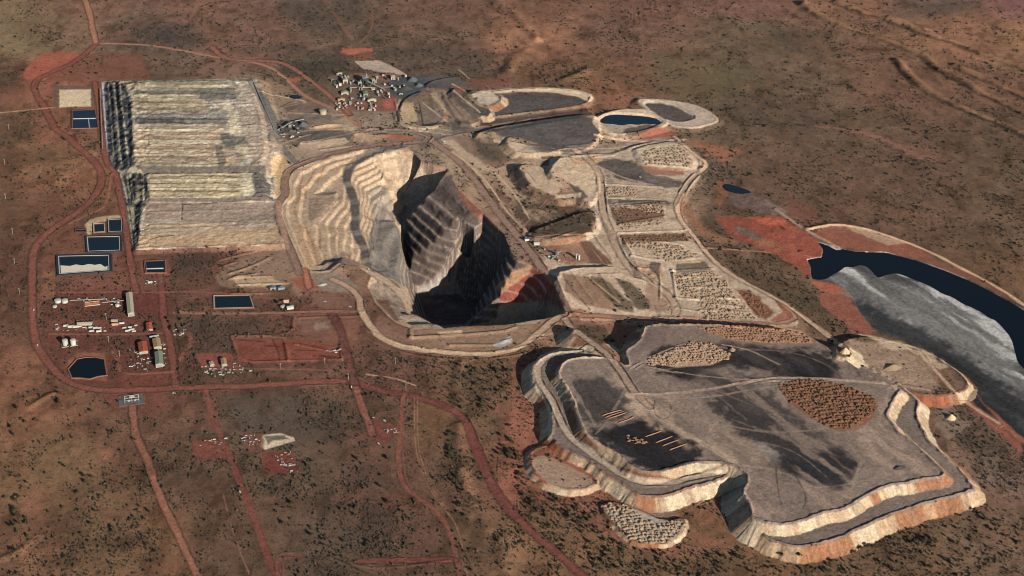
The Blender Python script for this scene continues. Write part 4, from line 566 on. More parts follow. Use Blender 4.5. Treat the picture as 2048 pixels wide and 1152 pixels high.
# ------------------------------------------------------------------ materials
def nodes(name):
    m = bpy.data.materials.new(name); m.use_nodes = True; t = m.node_tree; t.nodes.clear()
    o = t.nodes.new('ShaderNodeOutputMaterial'); b = t.nodes.new('ShaderNodeBsdfPrincipled'); t.links.new(b.outputs[0], o.inputs[0])
    return m, t, b
def ground_mat():
    m, t, b = nodes('ground_soil'); N = t.nodes.new; L = t.links.new
    b.inputs['Roughness'].default_value = 1; b.inputs['Specular IOR Level'].default_value = 0.0
    at = N('ShaderNodeAttribute'); at.attribute_name = 'albedo'; sp = N('ShaderNodeAttribute'); sp.attribute_name = 'speckle'
    g = N('ShaderNodeNewGeometry')
    n1_ = N('ShaderNodeTexNoise'); n1_.inputs['Scale'].default_value = 0.16; n1_.inputs['Detail'].default_value = 5; n1_.inputs['Roughness'].default_value = .7; L(g.outputs['Position'], n1_.inputs['Vector'])
    n2_ = N('ShaderNodeTexNoise'); n2_.inputs['Scale'].default_value = 0.045; n2_.inputs['Detail'].default_value = 6; L(g.outputs['Position'], n2_.inputs['Vector'])
    r1 = N('ShaderNodeMapRange'); r1.inputs[1].default_value = .3; r1.inputs[2].default_value = .7; r1.inputs[3].default_value = .68; r1.inputs[4].default_value = 1.32; L(n1_.outputs[0], r1.inputs[0])
    # tussocks: darker, greener spots where the speckle mask says vegetation grows
    r2 = N('ShaderNodeMapRange'); r2.inputs[1].default_value = .50; r2.inputs[2].default_value = .62; L(n1_.outputs[0], r2.inputs[0])
    r3 = N('ShaderNodeMapRange'); r3.inputs[1].default_value = .42; r3.inputs[2].default_value = .60; L(n2_.outputs[0], r3.inputs[0])
    mm = N('ShaderNodeMath'); mm.operation = 'MULTIPLY'; L(r2.outputs[0], mm.inputs[0]); L(sp.outputs['Fac'], mm.inputs[1])
    m3 = N('ShaderNodeMath'); m3.operation = 'MULTIPLY'; L(mm.outputs[0], m3.inputs[0])
    ad = N('ShaderNodeMapRange'); ad.inputs[3].default_value = .25; ad.inputs[4].default_value = .85; L(r3.outputs[0], ad.inputs[0]); L(ad.outputs[0], m3.inputs[1])
    vm = N('ShaderNodeVectorMath'); vm.operation = 'SCALE'; L(at.outputs['Color'], vm.inputs[0]); L(r1.outputs[0], vm.inputs['Scale'])
    mx = N('ShaderNodeMix'); mx.data_type = 'RGBA'; L(m3.outputs[0], mx.inputs[0]); L(vm.outputs[0], mx.inputs[6]); mx.inputs[7].default_value = (.045, .042, .026, 1)
    L(mx.outputs[2], b.inputs['Base Color'])
    n4_ = N('ShaderNodeTexNoise'); n4_.inputs['Scale'].default_value = .42; n4_.inputs['Detail'].default_value = 3; n4_.inputs['Roughness'].default_value = .75; L(g.outputs['Position'], n4_.inputs['Vector'])
    r4 = N('ShaderNodeMapRange'); r4.inputs[1].default_value = .3; r4.inputs[2].default_value = .7; r4.inputs[3].default_value = .7; r4.inputs[4].default_value = 1.3; L(n4_.outputs[0], r4.inputs[0])
    v4 = N('ShaderNodeVectorMath'); v4.operation = 'SCALE'; L(mx.outputs[2], v4.inputs[0]); L(r4.outputs[0], v4.inputs['Scale']); L(v4.outputs[0], b.inputs['Base Color'])
    bp = N('ShaderNodeBump'); bp.inputs['Strength'].default_value = .55; bp.inputs['Distance'].default_value = 1.6; L(n1_.outputs[0], bp.inputs['Height']); L(bp.outputs[0], b.inputs['Normal'])
    return m
MG = ground_mat()
MATS = {}
def mat(name, c, rough=.85, var=.2, sc=.4, spec=.2, metal=0.0):
    if name in MATS: return MATS[name]
    m, t, b = nodes(name); N = t.nodes.new; L = t.links.new
    b.inputs['Roughness'].default_value = rough; b.inputs['Specular IOR Level'].default_value = spec; b.inputs['Metallic'].default_value = metal
    g = N('ShaderNodeNewGeometry'); n = N('ShaderNodeTexNoise'); n.inputs['Scale'].default_value = sc; n.inputs['Detail'].default_value = 4; L(g.outputs['Position'], n.inputs['Vector'])
    oi = N('ShaderNodeObjectInfo'); a = N('ShaderNodeMath'); a.operation = 'MULTIPLY_ADD'; a.inputs[1].default_value = .5; L(oi.outputs['Random'], a.inputs[0]); L(n.outputs[0], a.inputs[2])
    r = N('ShaderNodeMapRange'); r.inputs[1].default_value = .3; r.inputs[2].default_value = 1.2; r.inputs[3].default_value = 1 - var; r.inputs[4].default_value = 1 + var; L(a.outputs[0], r.inputs[0])
    v = N('ShaderNodeVectorMath'); v.operation = 'SCALE'; v.inputs[0].default_value = tuple(lin(c)); L(r.outputs[0], v.inputs['Scale']); L(v.outputs[0], b.inputs['Base Color'])
    MATS[name] = m; return m

# ------------------------------------------------------------------ terrain meshes: one continuous sheet cut along its zones
def tag(o, label=None, cat=None, group=None, kind=None):
    if label: o['label'] = label
    if cat: o['category'] = cat
    if group: o['group'] = group
    if kind: o['kind'] = kind
    return o
def mesh_np(name, co, quads, attr=None, mat_=None):
    me = bpy.data.meshes.new(name); me.vertices.add(len(co)); me.vertices.foreach_set('co', np.ascontiguousarray(co, np.float32).ravel())
    k = quads.shape[1]; me.loops.add(len(quads) * k); me.loops.foreach_set('vertex_index', np.ascontiguousarray(quads, np.int32).ravel())
    me.polygons.add(len(quads)); me.polygons.foreach_set('loop_start', np.arange(0, len(quads) * k, k, dtype=np.int32))
    me.update(calc_edges=True)
    if attr is not None:
        c, s = attr; a = me.attributes.new('albedo', 'FLOAT_COLOR', 'POINT'); a.data.foreach_set('color', np.concatenate([c, np.ones((len(c), 1))], 1).astype(np.float32).ravel())
        a = me.attributes.new('speckle', 'FLOAT', 'POINT'); a.data.foreach_set('value', s.astype(np.float32))
    if mat_: me.materials.append(mat_)
    return me
jj, ii = np.meshgrid(np.arange(NV - 1), np.arange(NU - 1), indexing='ij'); q0 = (jj * NU + ii).ravel()
QUADS = np.stack([q0 + NU, q0 + NU + 1, q0 + 1, q0], 1)
freg = REG[QUADS[:, 0]]
XYZ = np.stack([X, Y, Z], 1)
def cut(name, sel, parent=None):
    q = QUADS[sel]; vi, inv = np.unique(q.ravel(), return_inverse=True)
    me = mesh_np(name, XYZ[vi], inv.reshape(-1, 4), (A[vi], SPK[vi]), MG)
    o = bpy.data.objects.new(name, me); C.objects.link(o); o.parent = parent; return o
def empty(name, loc=(0, 0, 0), rz=0):
    o = bpy.data.objects.new(name, None); C.objects.link(o); o.location = loc; o.rotation_euler.z = rz; o.empty_display_size = 5; return o
rid = lambda n: freg == regid(n)
# ground sheet: the grid plus a wide apron reaching far beyond the view
bt = np.concatenate([np.arange(NU), np.arange(1, NV) * NU + NU - 1, (NV - 1) * NU + np.arange(NU - 2, -1, -1), np.arange(NV - 2, 0, -1) * NU])
bx, by = X[bt], Y[bt]; cx, cy = bx.mean(), by.mean()
ang = np.arctan2(by - 3300, bx); nb = len(bt); gs = np.nonzero(freg == 0)[0]; q = QUADS[gs]; base = len(XYZ)
mid = np.stack([bx + np.cos(ang) * 60, by + np.sin(ang) * 60, Z[bt] * .5], 1); far = np.stack([np.cos(ang) * 26000, 3300 + np.sin(ang) * 26000, -20 + 0 * bx], 1)
r0, r1, r2 = bt, base + np.arange(nb), base + nb + np.arange(nb)
ring = np.concatenate([np.stack([a_, np.roll(a_, -1), np.roll(b_, -1), b_], 1) for a_, b_ in ((r0, r1), (r1, r2))])
allco = np.concatenate([XYZ, mid, far]); allq = np.concatenate([q, ring]); allA = np.concatenate([A, np.tile(lin((104, 80, 62)), (2 * nb, 1))]); allS = np.concatenate([SPK, np.ones(2 * nb)])
vi, inv = np.unique(allq.ravel(), return_inverse=True)
go = bpy.data.objects.new('ground', mesh_np('ground', allco[vi], inv.reshape(-1, 4), (allA[vi], allS[vi]), MG)); C.objects.link(go); tag(go, kind='structure')
for n, lab in (('road', 'red dirt roads and tracks across the plain and round the camp'), ('haul_road', 'pale haul roads looping round the pit and dumps'), ('tailings_beach', 'grey and white dried tailings beside the dark water'), ('open_pit', 'deep stepped open pit with pale terraces and a shadowed floor'),
               ('ore_pad', 'dark slate ore pad beside the processing plant'), ('tailings_cell', 'dark grey dry tailings cell with pale rim at the far end of the mine'), ('pond_embankment', 'pale earth embankments round the far ponds')):
    tag(cut(n, rid(n)), lab, None, None, 'structure')
t = empty('leach_pad', tuple(lift([(400, 330)])[0])); tag(t, 'wide pale heap leach pad banded in cream, yellow and grey, left of the pit', 'leach pad')
def child(o, par):
    o.parent = par; o.matrix_parent_inverse = par.matrix_world.inverted() if False else o.matrix_parent_inverse
    o.location = -Vector(par.location); return o
child(cut('stacked_ore', rid('leach_pad')), t); child(cut('lined_flank', rid('lined_flank')), t)
t = empty('waste_dump', tuple(lift([(1500, 850)])[0])); tag(t, 'huge flat-topped two-tier waste rock dump with pale tipped faces, in front of the tailings lake', 'waste dump')
child(cut('upper_tier', rid('upper_tier')), t); child(cut('lower_tier', rid('lower_tier')), t)

# ================================================================== OBJECTS
def lift1(u, v): return Vector(lift([(u, v)])[0])
class MB:
    def __init__(s): s.v = []; s.f = []; s.mi = []
    def face(s, idx, m=0): s.f.append(idx); s.mi.append(m)
    def box(s, x0, x1, y0, y1, z0, z1, m=0):
        k = len(s.v); s.v += [(x0, y0, z0), (x1, y0, z0), (x1, y1, z0), (x0, y1, z0), (x0, y0, z1), (x1, y0, z1), (x1, y1, z1), (x0, y1, z1)]
        for q in ((0, 1, 5, 4), (1, 2, 6, 5), (2, 3, 7, 6), (3, 0, 4, 7), (4, 5, 6, 7), (3, 2, 1, 0)): s.face([k + a for a in q], m)
        return s
    def gable(s, x0, x1, y0, y1, z0, rise, t=.25, m=0):       # ridge along y
        k = len(s.v); xm = (x0 + x1) / 2
        for y in (y0, y1): s.v += [(x0, y, z0), (xm, y, z0 + rise), (x1, y, z0), (x1, y, z0 - t), (x0, y, z0 - t)]
        for q in ((0, 1, 6, 5), (1, 2, 7, 6), (2, 3, 8, 7), (3, 4, 9, 8), (4, 0, 5, 9), (4, 3, 2, 1, 0), (5, 6, 7, 8, 9)): s.face([k + a for a in q], m)
        return s
    def cyl(s, cx, cy, z0, z1, r0, r1=None, n=20, m=0, top=True):
        r1 = r0 if r1 is None else r1; k = len(s.v)
        for z, r in ((z0, r0), (z1, r1)):
            s.v += [(cx + r * math.cos(2 * math.pi * a / n), cy + r * math.sin(2 * math.pi * a / n), z) for a in range(n)]
        for a in range(n): s.face([k + a, k + (a + 1) % n, k + n + (a + 1) % n, k + n + a], m)
        if top: s.face([k + n + a for a in range(n)], m)
        return s
    def frame(s, hx, hy, t, z0, z1, m=0):
        k = len(s.v)
        for z in (z0, z1):
            for a, b in ((hx, hy), (hx + t, hy + t)): s.v += [(-a, -b, z), (a, -b, z), (a, b, z), (-a, b, z)]
        for i in range(4):
            j = (i + 1) % 4
            for q in ((i, j, 8 + j, 8 + i), (4 + j, 4 + i, 12 + i, 12 + j), (8 + i, 8 + j, 12 + j, 12 + i), (j, i, 4 + i, 4 + j)): s.face([k + e for e in q], m)
        return s
    def bar(s, a, b, w, m=0):
        a = Vector(a); b = Vector(b); d = (b - a).normalized(); u = d.cross(Vector((0, 0, 1)))
        if u.length < .01: u = Vector((1, 0, 0))
        u.normalize(); n = d.cross(u); k = len(s.v)
        for p in (a, b):
            for c, e in ((-1, -1), (1, -1), (1, 1), (-1, 1)): s.v.append(tuple(p + u * c * w / 2 + n * e * w / 2))
        for q in ((0, 1, 5, 4), (1, 2, 6, 5), (2, 3, 7, 6), (3, 0, 4, 7), (4, 5, 6, 7), (3, 2, 1, 0)): s.face([k + a_ for a_ in q], m)
        return s
    def mesh(s, name, *mats):
        me = bpy.data.meshes.new(name); me.from_pydata(s.v, [], s.f)
        for m in mats: me.materials.append(m)
        if len(mats) > 1: me.polygons.foreach_set('material_index', s.mi)
        me.update(); return me
    def obj(s, name, m, parent=None):
        o = bpy.data.objects.new(name, s.mesh(name, m)); C.objects.link(o); o.parent = parent; return o
def thing(name, label, cat, loc, rz=0, group=None):
    return tag(empty(name, loc, rz), label, cat, group)
def dup(o, loc, rz, label=None, sc=1.0):
    c = o.copy(); C.objects.link(c); c.location = loc; c.rotation_euler = (0, 0, rz); c.scale = (sc, sc, sc)
    if label: c['label'] = label
    for ch in o.children:
        d = ch.copy(); C.objects.link(d); d.parent = c
        for g_ in ch.children:
            e = g_.copy(); C.objects.link(e); e.parent = d
    return c
M = lambda n, c, **k: mat(n, c, **k)
WHITE, CREAMW = M('white_paint', (166, 165, 158), rough=.6), M('cream_sheet', (152, 144, 126), rough=.6)
REDR, GREENR, TANR = M('red_roof', (146, 76, 60), rough=.7), M('green_roof', (116, 126, 108), rough=.6), M('tan_roof', (150, 124, 96), rough=.7)
STEEL, DKST, BLUE = M('grey_steel', (126, 128, 126), rough=.6), M('dark_steel', (52, 58, 56), rough=.6), M('blue_sheet', (70, 96, 128), rough=.6)
GLASS, RUBBER, CONC = M('dark_glass', (24, 30, 36), rough=.2, spec=.5), M('black_rubber', (26, 25, 25), rough=.9), M('concrete', (160, 150, 138))
RUST, ORANGE_, YELL = M('rust_sheet', (138, 82, 58)), M('orange_lining', (190, 120, 76)), M('yellow_paint', (206, 160, 60), rough=.5)
LINER, BERM, PBERM, SALT = M('black_liner', (38, 42, 48), rough=.5), M('red_berm', (122, 84, 66)), M('pale_berm', (200, 184, 156)), M('salt_crust', (214, 204, 186))
WATER = M('navy_water', (10, 20, 30), rough=.12, spec=.45, var=.08, sc=.02)
TEALW = M('teal_water', (12, 28, 35), rough=.15, spec=.4, var=.1, sc=.02)
DARKW = M('dark_lake_water', (5, 9, 14), rough=.12, spec=.4, var=.1, sc=.006)
SPOILP, SPOILT, SPOILB, SPOILO = M('pale_spoil', (138, 118, 98), var=.3), M('tan_spoil', (138, 114, 94), var=.3), M('brown_spoil', (104, 74, 56), var=.3), M('orange_spoil', (124, 94, 74), var=.3)
SLATEM, ORE = M('slate_rock', (80, 84, 88)), M('dark_ore', (66, 64, 64))

# ---- standing water
def poly_obj(name, pts, z, m, parent=None, k=1, org=(0, 0, 0)):
    p = chaikin(plan(pts, z), True, k) if k else plan(pts, z)
    me = bpy.data.meshes.new(name); me.from_pydata([(x - org[0], y - org[1], z - org[2]) for x, y in p], [], [list(range(len(p)))]); me.materials.append(m)
    o = bpy.data.objects.new(name, me); C.objects.link(o); o.parent = parent
    if me.polygons[0].normal.z < 0: me.flip_normals()
    return o
tag(poly_obj('water', LAKE, -1.55, DARKW, None, 1), 'dark navy water of the tailings lake along the right edge', None, None, 'structure')
POND_PX = [LAKE, TAIL]
def pond(label, quad, m, bm, crest=2.2, wid=5.0, rim=None, salt=None, bars=()):
    q = PT(quad); POND_PX.append(q); zc = float(np.max(lift(q)[:, 2])) + .3
    pl = plan(q, zc); cx = sum(p[0] for p in pl) / len(pl); cy = sum(p[1] for p in pl) / len(pl)
    if sum(pl[i][0] * pl[(i + 1) % len(pl)][1] - pl[(i + 1) % len(pl)][0] * pl[i][1] for i in range(len(pl))) < 0: pl = pl[::-1]
    t = thing('pond', label, 'pond', (cx, cy, zc)); n = len(pl)
    def off(d):
        out = []
        for i in range(n):
            a, b, c = Vector(pl[i - 1]), Vector(pl[i]), Vector(pl[(i + 1) % n])
            n1_ = (b - a).normalized(); n2_ = (c - b).normalized(); n1_ = Vector((n1_.y, -n1_.x)); n2_ = Vector((n2_.y, -n2_.x))
            nn = (n1_ + n2_); nn = nn / max(.35, nn.length_squared) * 2 if nn.length > .01 else n1_
            out.append((b.x + nn.x * d - cx, b.y + nn.y * d - cy))
        return out
    def ring(name, prof, mm):
        mb = MB()
        for d, z in prof: mb.v += [(x, y, z) for x, y in off(d)]
        for k in range(len(prof) - 1):
            for i in range(n): mb.face([k * n + i, k * n + (i + 1) % n, (k + 1) * n + (i + 1) % n, (k + 1) * n + i][::-1])
        return mb.obj(name, mm, t)
    ring('embankment', [(0, -.3), (crest * 1.3, crest * .9), (crest * 1.3 + wid, crest * .9), (crest * 3 + wid, -4)], bm)
    ring('liner_edge', [(crest * 1.0, crest * .78), (crest * 1.3, crest * .9 + .25), (crest * 1.3 + 1.3, crest * .9 + .25), (crest * 1.3 + 1.4, crest * .85)], rim or LINER)
    mb = MB(); mb.v = [(x, y, 0) for x, y in off(.3)]; mb.face(list(range(n))); mb.obj('water', m, t)
    if salt:
        sp = [(x - cx, y - cy) for x, y in plan(PT(salt), zc)]
        mb = MB(); mb.v = [(x, y, .25) for x, y in sp] + [(x, y, -.3) for x, y in sp]; k = len(sp); mb.face(list(range(k)))
        for i in range(k): mb.face([i, (i + 1) % k, k + (i + 1) % k, k + i])
        mb.obj('salt_beach', SALT, t)
    for s in bars:
        (x0, y0), (x1, y1) = plan(PT(s), zc); MB().bar((x0 - cx, y0 - cy, .5), (x1 - cx, y1 - cy, .5), 2.2).obj('divider', WHITE, t)
    return t
pond('navy rectangular pond split by white pipes beside the leach pad, far left', '145,221 187,220 194,255 146,256', M('navy_liner_water', (17, 31, 52), rough=.3, spec=.3, var=.08), BERM, 1.2, 2, LINER, None, ('146,238 192,237', '177,239 179,255'))
pond('small square blue pond, left of two under the pale bend in the bank', '189,449 206,448 207,463 190,464', TEALW, BERM, 1.5, 2, CONC)
pond('square blue pond touching the road, right of its smaller twin', '219,441 241,440 241,462 220,463', TEALW, LINER, 1.5, 3, CONC)
pond('teal rectangular pond with a full white rim beside the leach pad road', '177,476 236,475 237,500 179,502', TEALW, LINER, 1.6, 5, WHITE)
pond('long lined pond with a pale salt beach filling its near half', '120,515 214,513 215,540 122,547', TEALW, LINER, 2, 6, WHITE, '121,531 140,532 152,529 165,531 178,528 190,530 201,528 210,534 215,532 215,541 122,547')
pond('dark pond crossed by a white pipe below the leach pad corner', '292,523 327,522 328,544 294,544', TEALW, BERM, 1.2, 3, LINER, None, ('293,538 327,537',))
pond('dark blue pond with a white rim on three sides, between camp and pit', '430,593 497,592 504,614 431,616', TEALW, BERM, 1.6, 2, CONC)
pond('black irregular pond inside the red road bend at the lower left', '155,719 170,716 190,715 198,717 207,719 209,735 212,750 196,752 180,757 160,755 145,755 138,738', M('black_water', (7, 11, 16), rough=.15, spec=.4, var=.05), BERM, .8, 2, BERM)
pond('thin black tank-like pond strip west of the square blue ponds', '152,459 171,459 171,463 152,463', WATER, BERM, .8, 1, LINER)
t = thing('pond', 'blue oval pond inside a pale ring embankment at the far end of the mine', 'pond', tuple(lift1(1260, 240)))
poly_obj('water', PT('1199,241 1206,236 1214,231 1232,229 1249,230 1280,232 1299,234 1315,238 1326,243 1322,248 1306,249 1290,247 1276,250 1258,248 1245,251 1225,248 1205,247'), 4.9, M('blue_water', (12, 30, 46), rough=.2, spec=.4, var=.1), t, 1, t.location)
zz_ = lift1(1475, 378); t = thing('pond', 'small teal pool on a purple mud flat left of the tailings lake', 'pond', tuple(zz_))
poly_obj('water', PT('1446,372 1450,368 1458,368 1474,373 1490,378 1504,384 1495,387 1481,388 1466,385 1452,381'), float(zz_.z) + 1.2, TEALW, t, 1, t.location)
t = thing('pond', 'tiny green sump pond beside the plant road behind the leach pad', 'pond', tuple(lift1(590, 193))); poly_obj('water', PT('578,190 600,190 604,197 582,198'), float(t.location.z) + 1.0, TEALW, t, 1, t.location)

# ---- buildings
def rot_of(p, q): return math.atan2(q.y - p.y, q.x - p.x) - math.pi / 2
CAMP = rot_of(lift1(262, 633), lift1(259, 594))
def shed(p1, p2, w, h, roof, wall, label, cat='shed', name='shed', rise=None, extra=True):
    a, b = lift1(*p1), lift1(*p2); c = (a + b) / 2; L_ = (b - a).length; c.z = min(a.z, b.z)
    t = thing(name, label, cat, tuple(c), rot_of(b, a)); rise = rise or w * .16
    MB().box(-w / 2, w / 2, -L_ / 2, L_ / 2, -1, h).obj('wall', wall, t)
    rf = MB().gable(-w / 2 - .4, w / 2 + .4, -L_ / 2 - .5, L_ / 2 + .5, h + .3, rise).obj('roof', roof, t)
    if extra:
        MB().box(-w * .3, w * .3, -L_ / 2 - .15, -L_ / 2 + .1, 0, h * .72).obj('door', STEEL, t)
        n = max(2, int(L_ / 7))
        for k in range(n):
            y = -L_ / 2 + (k + .5) * L_ / n
            MB().box(w / 2 - .05, w / 2 + .12, y - 1, y + 1, h * .45, h * .7).obj('window', GLASS, t)
        for k in range(max(1, int(L_ / 14))): MB().box(-.5, .5, -L_ / 2 + 6 + k * 12, -L_ / 2 + 9 + k * 12, h + rise - .2, h + rise + .9).obj('ridge_vent', STEEL, rf)
    return t
shed((259, 593), (263, 634), 13, 8, CREAMW, CREAMW, 'long cream-roofed shed standing north to south beside the camp road')
shed((285, 690), (288, 709), 17, 6, REDR, CREAMW, 'red-roofed workshop west of the green-roofed shed', 'workshop')
shed((318, 711), (320, 736), 15, 8, GREENR, CREAMW, 'green-roofed shed with a pale end wall beside the camp road')
shed((313, 683), (316, 700), 15, 6, TANR, CREAMW, 'tan-roofed workshop just behind the green-roofed shed', 'workshop')
shed((298, 650), (300, 663), 12, 4, REDR, CREAMW, 'small red-roofed office among trees east of the white huts', 'office')
shed((155, 650), (185, 649), 8, 4, CREAMW, CREAMW, 'long khaki-roofed block behind the row of white huts', 'building')
shed((223, 643), (236, 643), 6, 3.5, STEEL, CREAMW, 'grey-roofed block right of the long khaki block', 'building'); shed((224, 651), (237, 650), 5, 3.5, ORANGE_, CREAMW, 'orange-roofed block in front of the grey-roofed block', 'building')
shed((300, 678), (318, 675), 6, 4, WHITE, DKST, 'narrow white-roofed shed behind the tan-roofed workshop'); shed((447, 722), (449, 734), 10, 5, TANR, CREAMW, 'tan shed on the small red yard east of the camp', 'shed')
shed((422, 728), (425, 734), 8, 4, CREAMW, CREAMW, 'little cream shed left of the tan shed on the red yard'); shed((296, 567), (305, 566), 4, 3, WHITE, WHITE, 'lone white hut below the pond with a pipe', 'hut', 'hut')
shed((568, 605), (578, 605), 7, 4, M('pink_roof', (206, 160, 140)), CREAMW, 'pink-roofed hut by dark trees left of the pit', 'hut', 'hut'); shed((574, 619), (587, 617), 8, 5, WHITE, WHITE, 'bright white building in front of the pink-roofed hut', 'building')
shed((562, 617), (568, 614), 6, 4, STEEL, CREAMW, 'grey-roofed hut between dark trees and the white building', 'hut', 'hut')
shed((540, 580), (552, 578), 6, 5, BLUE, STEEL, 'blue-grey roofed shed left of a matching one by the pale stockpiles'); shed((556, 580), (569, 578), 6, 5, BLUE, STEEL, 'blue-grey roofed shed right of a matching one by the pale stockpiles')
shed((1049, 482), (1058, 480), 8, 5, BLUE, WHITE, 'blue-roofed shed on the road rim right of the pit'); shed((1068, 489), (1079, 489), 8, 5, WHITE, WHITE, 'white shed right of the blue-roofed shed on the pit rim')
for k, (u, v, l) in enumerate(((132, 653, 8), (142, 655, 12), (152, 655, 12), (160, 654, 8), (182, 656, 9), (191, 657, 9), (199, 657, 8), (184, 663, 9), (198, 664, 10), (170, 656, 6), (249, 657, 8), (260, 656, 8), (264, 661, 10), (272, 652, 6), (255, 663, 9), (268, 664, 8), (244, 648, 10), (117, 657, 4), (114, 659, 5))):
    if k == 0:
        p = lift1(u, v); hut0 = thing('portable_hut', '', 'hut', tuple(p), CAMP + math.pi / 2, 'white portable huts in the camp row')
        MB().box(-1.7, 1.7, -5, 5, -.6, 2.9).obj('wall', WHITE, hut0); MB().gable(-1.9, 1.9, -5.3, 5.3, 3.15, .45).obj('roof', WHITE, hut0); MB().box(1.62, 1.75, -1, .2, 0, 2.1).obj('door', STEEL, hut0)
        MB().box(1.62, 1.75, -4, -2.6, 1, 2).obj('window', GLASS, hut0); MB().box(1.62, 1.75, 2, 3.6, 1, 2).obj('window', GLASS, hut0); hut0['label'] = 'white portable hut in the camp rows behind the twin tanks'
    else: dup(hut0, tuple(lift1(u, v)), CAMP + math.pi / 2 + random.uniform(-.05, .05), None, l / 10)
# ---- tanks
def tank(u, v, r, h, label, m=None, group=None):
    t = thing('storage_tank', label, 'tank', tuple(lift1(u, v)), random.random(), group); m = m or WHITE
    MB().cyl(0, 0, -.8, h, r, None, 28).obj('shell', m, t); MB().cyl(0, 0, h, h + r * .18, r * 1.02, .3, 28).obj('roof', m, t)
    mb = MB().bar((r + .3, -.4, 0), (r + .3, -.4, h + .6), .18).bar((r + .3, .4, 0), (r + .3, .4, h + .6), .18)
    for k in range(int(h)): mb.bar((r + .3, -.4, k + .5), (r + .3, .4, k + .5), .12)
    mb.obj('ladder', STEEL, t); return t
tank(131, 690, 5.4, 12, 'tall white fuel tank, left of the pair above the black pond'); tank(147, 690, 5.4, 12, 'tall white fuel tank, right of the pair above the black pond')
tank(116, 605, 6.6, 5.5, 'squat white tank, left of two at the head of the camp yard'); tank(130, 605, 6.6, 5.5, 'squat white tank, right of two at the head of the camp yard'); tank(110, 615, 4.5, 3, 'low white tank below the two squat white tanks')
tank(235, 613, 4.5, 4, 'single white tank just left of the long cream-roofed shed'); tank(1153, 518, 2.4, 12, 'slim white silo, left of a pair on the pit rim'); tank(1158, 520, 2.4, 12, 'slim white silo, right of a pair on the pit rim')
tank(646, 228, 9, 9, 'cream tank on the grey flat behind the pit', CREAMW); tank(735, 168, 7, 6, 'green tank in front of the dark mill building', GREENR)
bund = MB().frame(16, 8.5, .6, -.5, 1.4).obj('bund_wall', CONC); bund.location = lift1(139, 689); bund.rotation_euler.z = CAMP; tag(bund, 'low concrete bund wall round the twin white fuel tanks', 'bund wall')
t = thing('settling_basin', 'orange lined rectangular basin in the upper camp yard', 'basin', tuple(lift1(185, 609)), CAMP)
MB().box(-15, 15, -7, 7, -1, .9).obj('floor', ORANGE_, t); MB().frame(15, 7, .6, -1, 1.8).obj('wall', CONC, t)
def pipe_rack(p1, p2, label):
    a, b = lift1(*p1), lift1(*p2); o_ = (a + b) / 2; t = thing('pipe_rack', label, 'pipe rack', tuple(o_)); a -= o_; b -= o_; d = (b - a).normalized(); n_ = Vector((-d.y, d.x, 0))
    for k, m in enumerate((WHITE, STEEL, RUST)): MB().bar(a + n_ * (k - 1) * 1.1 + Vector((0, 0, 3)), b + n_ * (k - 1) * 1.1 + Vector((0, 0, 3)), .6).obj('pipe', m, t)
    for k in range(5):
        q = a.lerp(b, k / 4)
        for e in (-1.5, 1.5): MB().bar(q + n_ * e + Vector((0, 0, -.8)), q + n_ * e + Vector((0, 0, 3.4)), .3).obj('leg', DKST, t)
    return t
pipe_rack((140, 604), (212, 601), 'long pipe rack behind the orange basin in the upper camp yard'); pipe_rack((205, 608), (248, 604), 'short pipe rack between the orange basin and the long cream shed'); pipe_rack((700, 178), (790, 176), 'pipe rack crossing the far plant towards the dark ore pad'); pipe_rack((205, 300), (200, 180), 'pipeline on supports along the left foot of the leach pad')
# ---- fenced switchyard
t = thing('switchyard', 'grey fenced switchyard with white gantries on the red flat south of the camp', 'switchyard', tuple(lift1(264, 802)), CAMP)
MB().box(-24, 24, -16, 16, -1, .25).obj('gravel_pad', M('grey_gravel', (96, 94, 92)), t); mb = MB()
for k in range(13): mb.bar((-24 + 4 * k, -16, 0), (-24 + 4 * k, -16, 2.4), .15).bar((-24 + 4 * k, 16, 0), (-24 + 4 * k, 16, 2.4), .15)
for y in (-16, 16): mb.bar((-24, y, 2.4), (24, y, 2.4), .12).bar((-24, y, 1.2), (24, y, 1.2), .1)
for x in (-24, 24): mb.bar((x, -16, 2.4), (x, 16, 2.4), .12).bar((x, -16, 1.2), (x, 16, 1.2), .1)
mb.obj('fence', STEEL, t)
for k in range(3):
    g_ = MB(); y = -8 + 8 * k
    for x in (-13, 0, 13): g_.bar((x, y, 0), (x, y, 7), .5)
    g_.bar((-13, y, 7), (13, y, 7), .5); g_.obj('gantry', WHITE, t)
MB().box(-5, 5, 10, 14, 0, 3.5).obj('control_room', WHITE, t); [MB().box(x, x + 4, -3, 1, 0, 3).obj('transformer', STEEL, t) for x in (-8, 4)]
# ---- processing plant
PL = rot_of(lift1(690, 200), lift1(683, 165)); CL = {'n': 0}
def block(u, v, w, l, h, m, label, name='plant_building', cat='building', stack=False):
    w, l, h = w * .66, l * .66, h * .8
    t = thing(name, label, cat, tuple(lift1(u, v)), PL + random.uniform(-.1, .1))
    MB().box(-w / 2, w / 2, -l / 2, l / 2, -1, h).obj('wall', m, t); MB().gable(-w / 2 - .4, w / 2 + .4, -l / 2 - .4, l / 2 + .4, h + .25, w * .12).obj('roof', m if m is not DKST else STEEL, t)
    MB().box(-w * .25, w * .25, -l / 2 - .12, -l / 2 + .1, 0, h * .6).obj('door', DKST, t)
    if stack: MB().cyl(w * .2, 0, h * .5, h * 1.7, 1.3, 1.1, 12).obj('chimney', STEEL, t)
    return t
block(691, 166, 20, 14, 12, CREAMW, 'large pale shed at the left of the far processing plant', stack=True); block(720, 170, 16, 12, 10, STEEL, 'grey shed left of the dark mill building', stack=True)
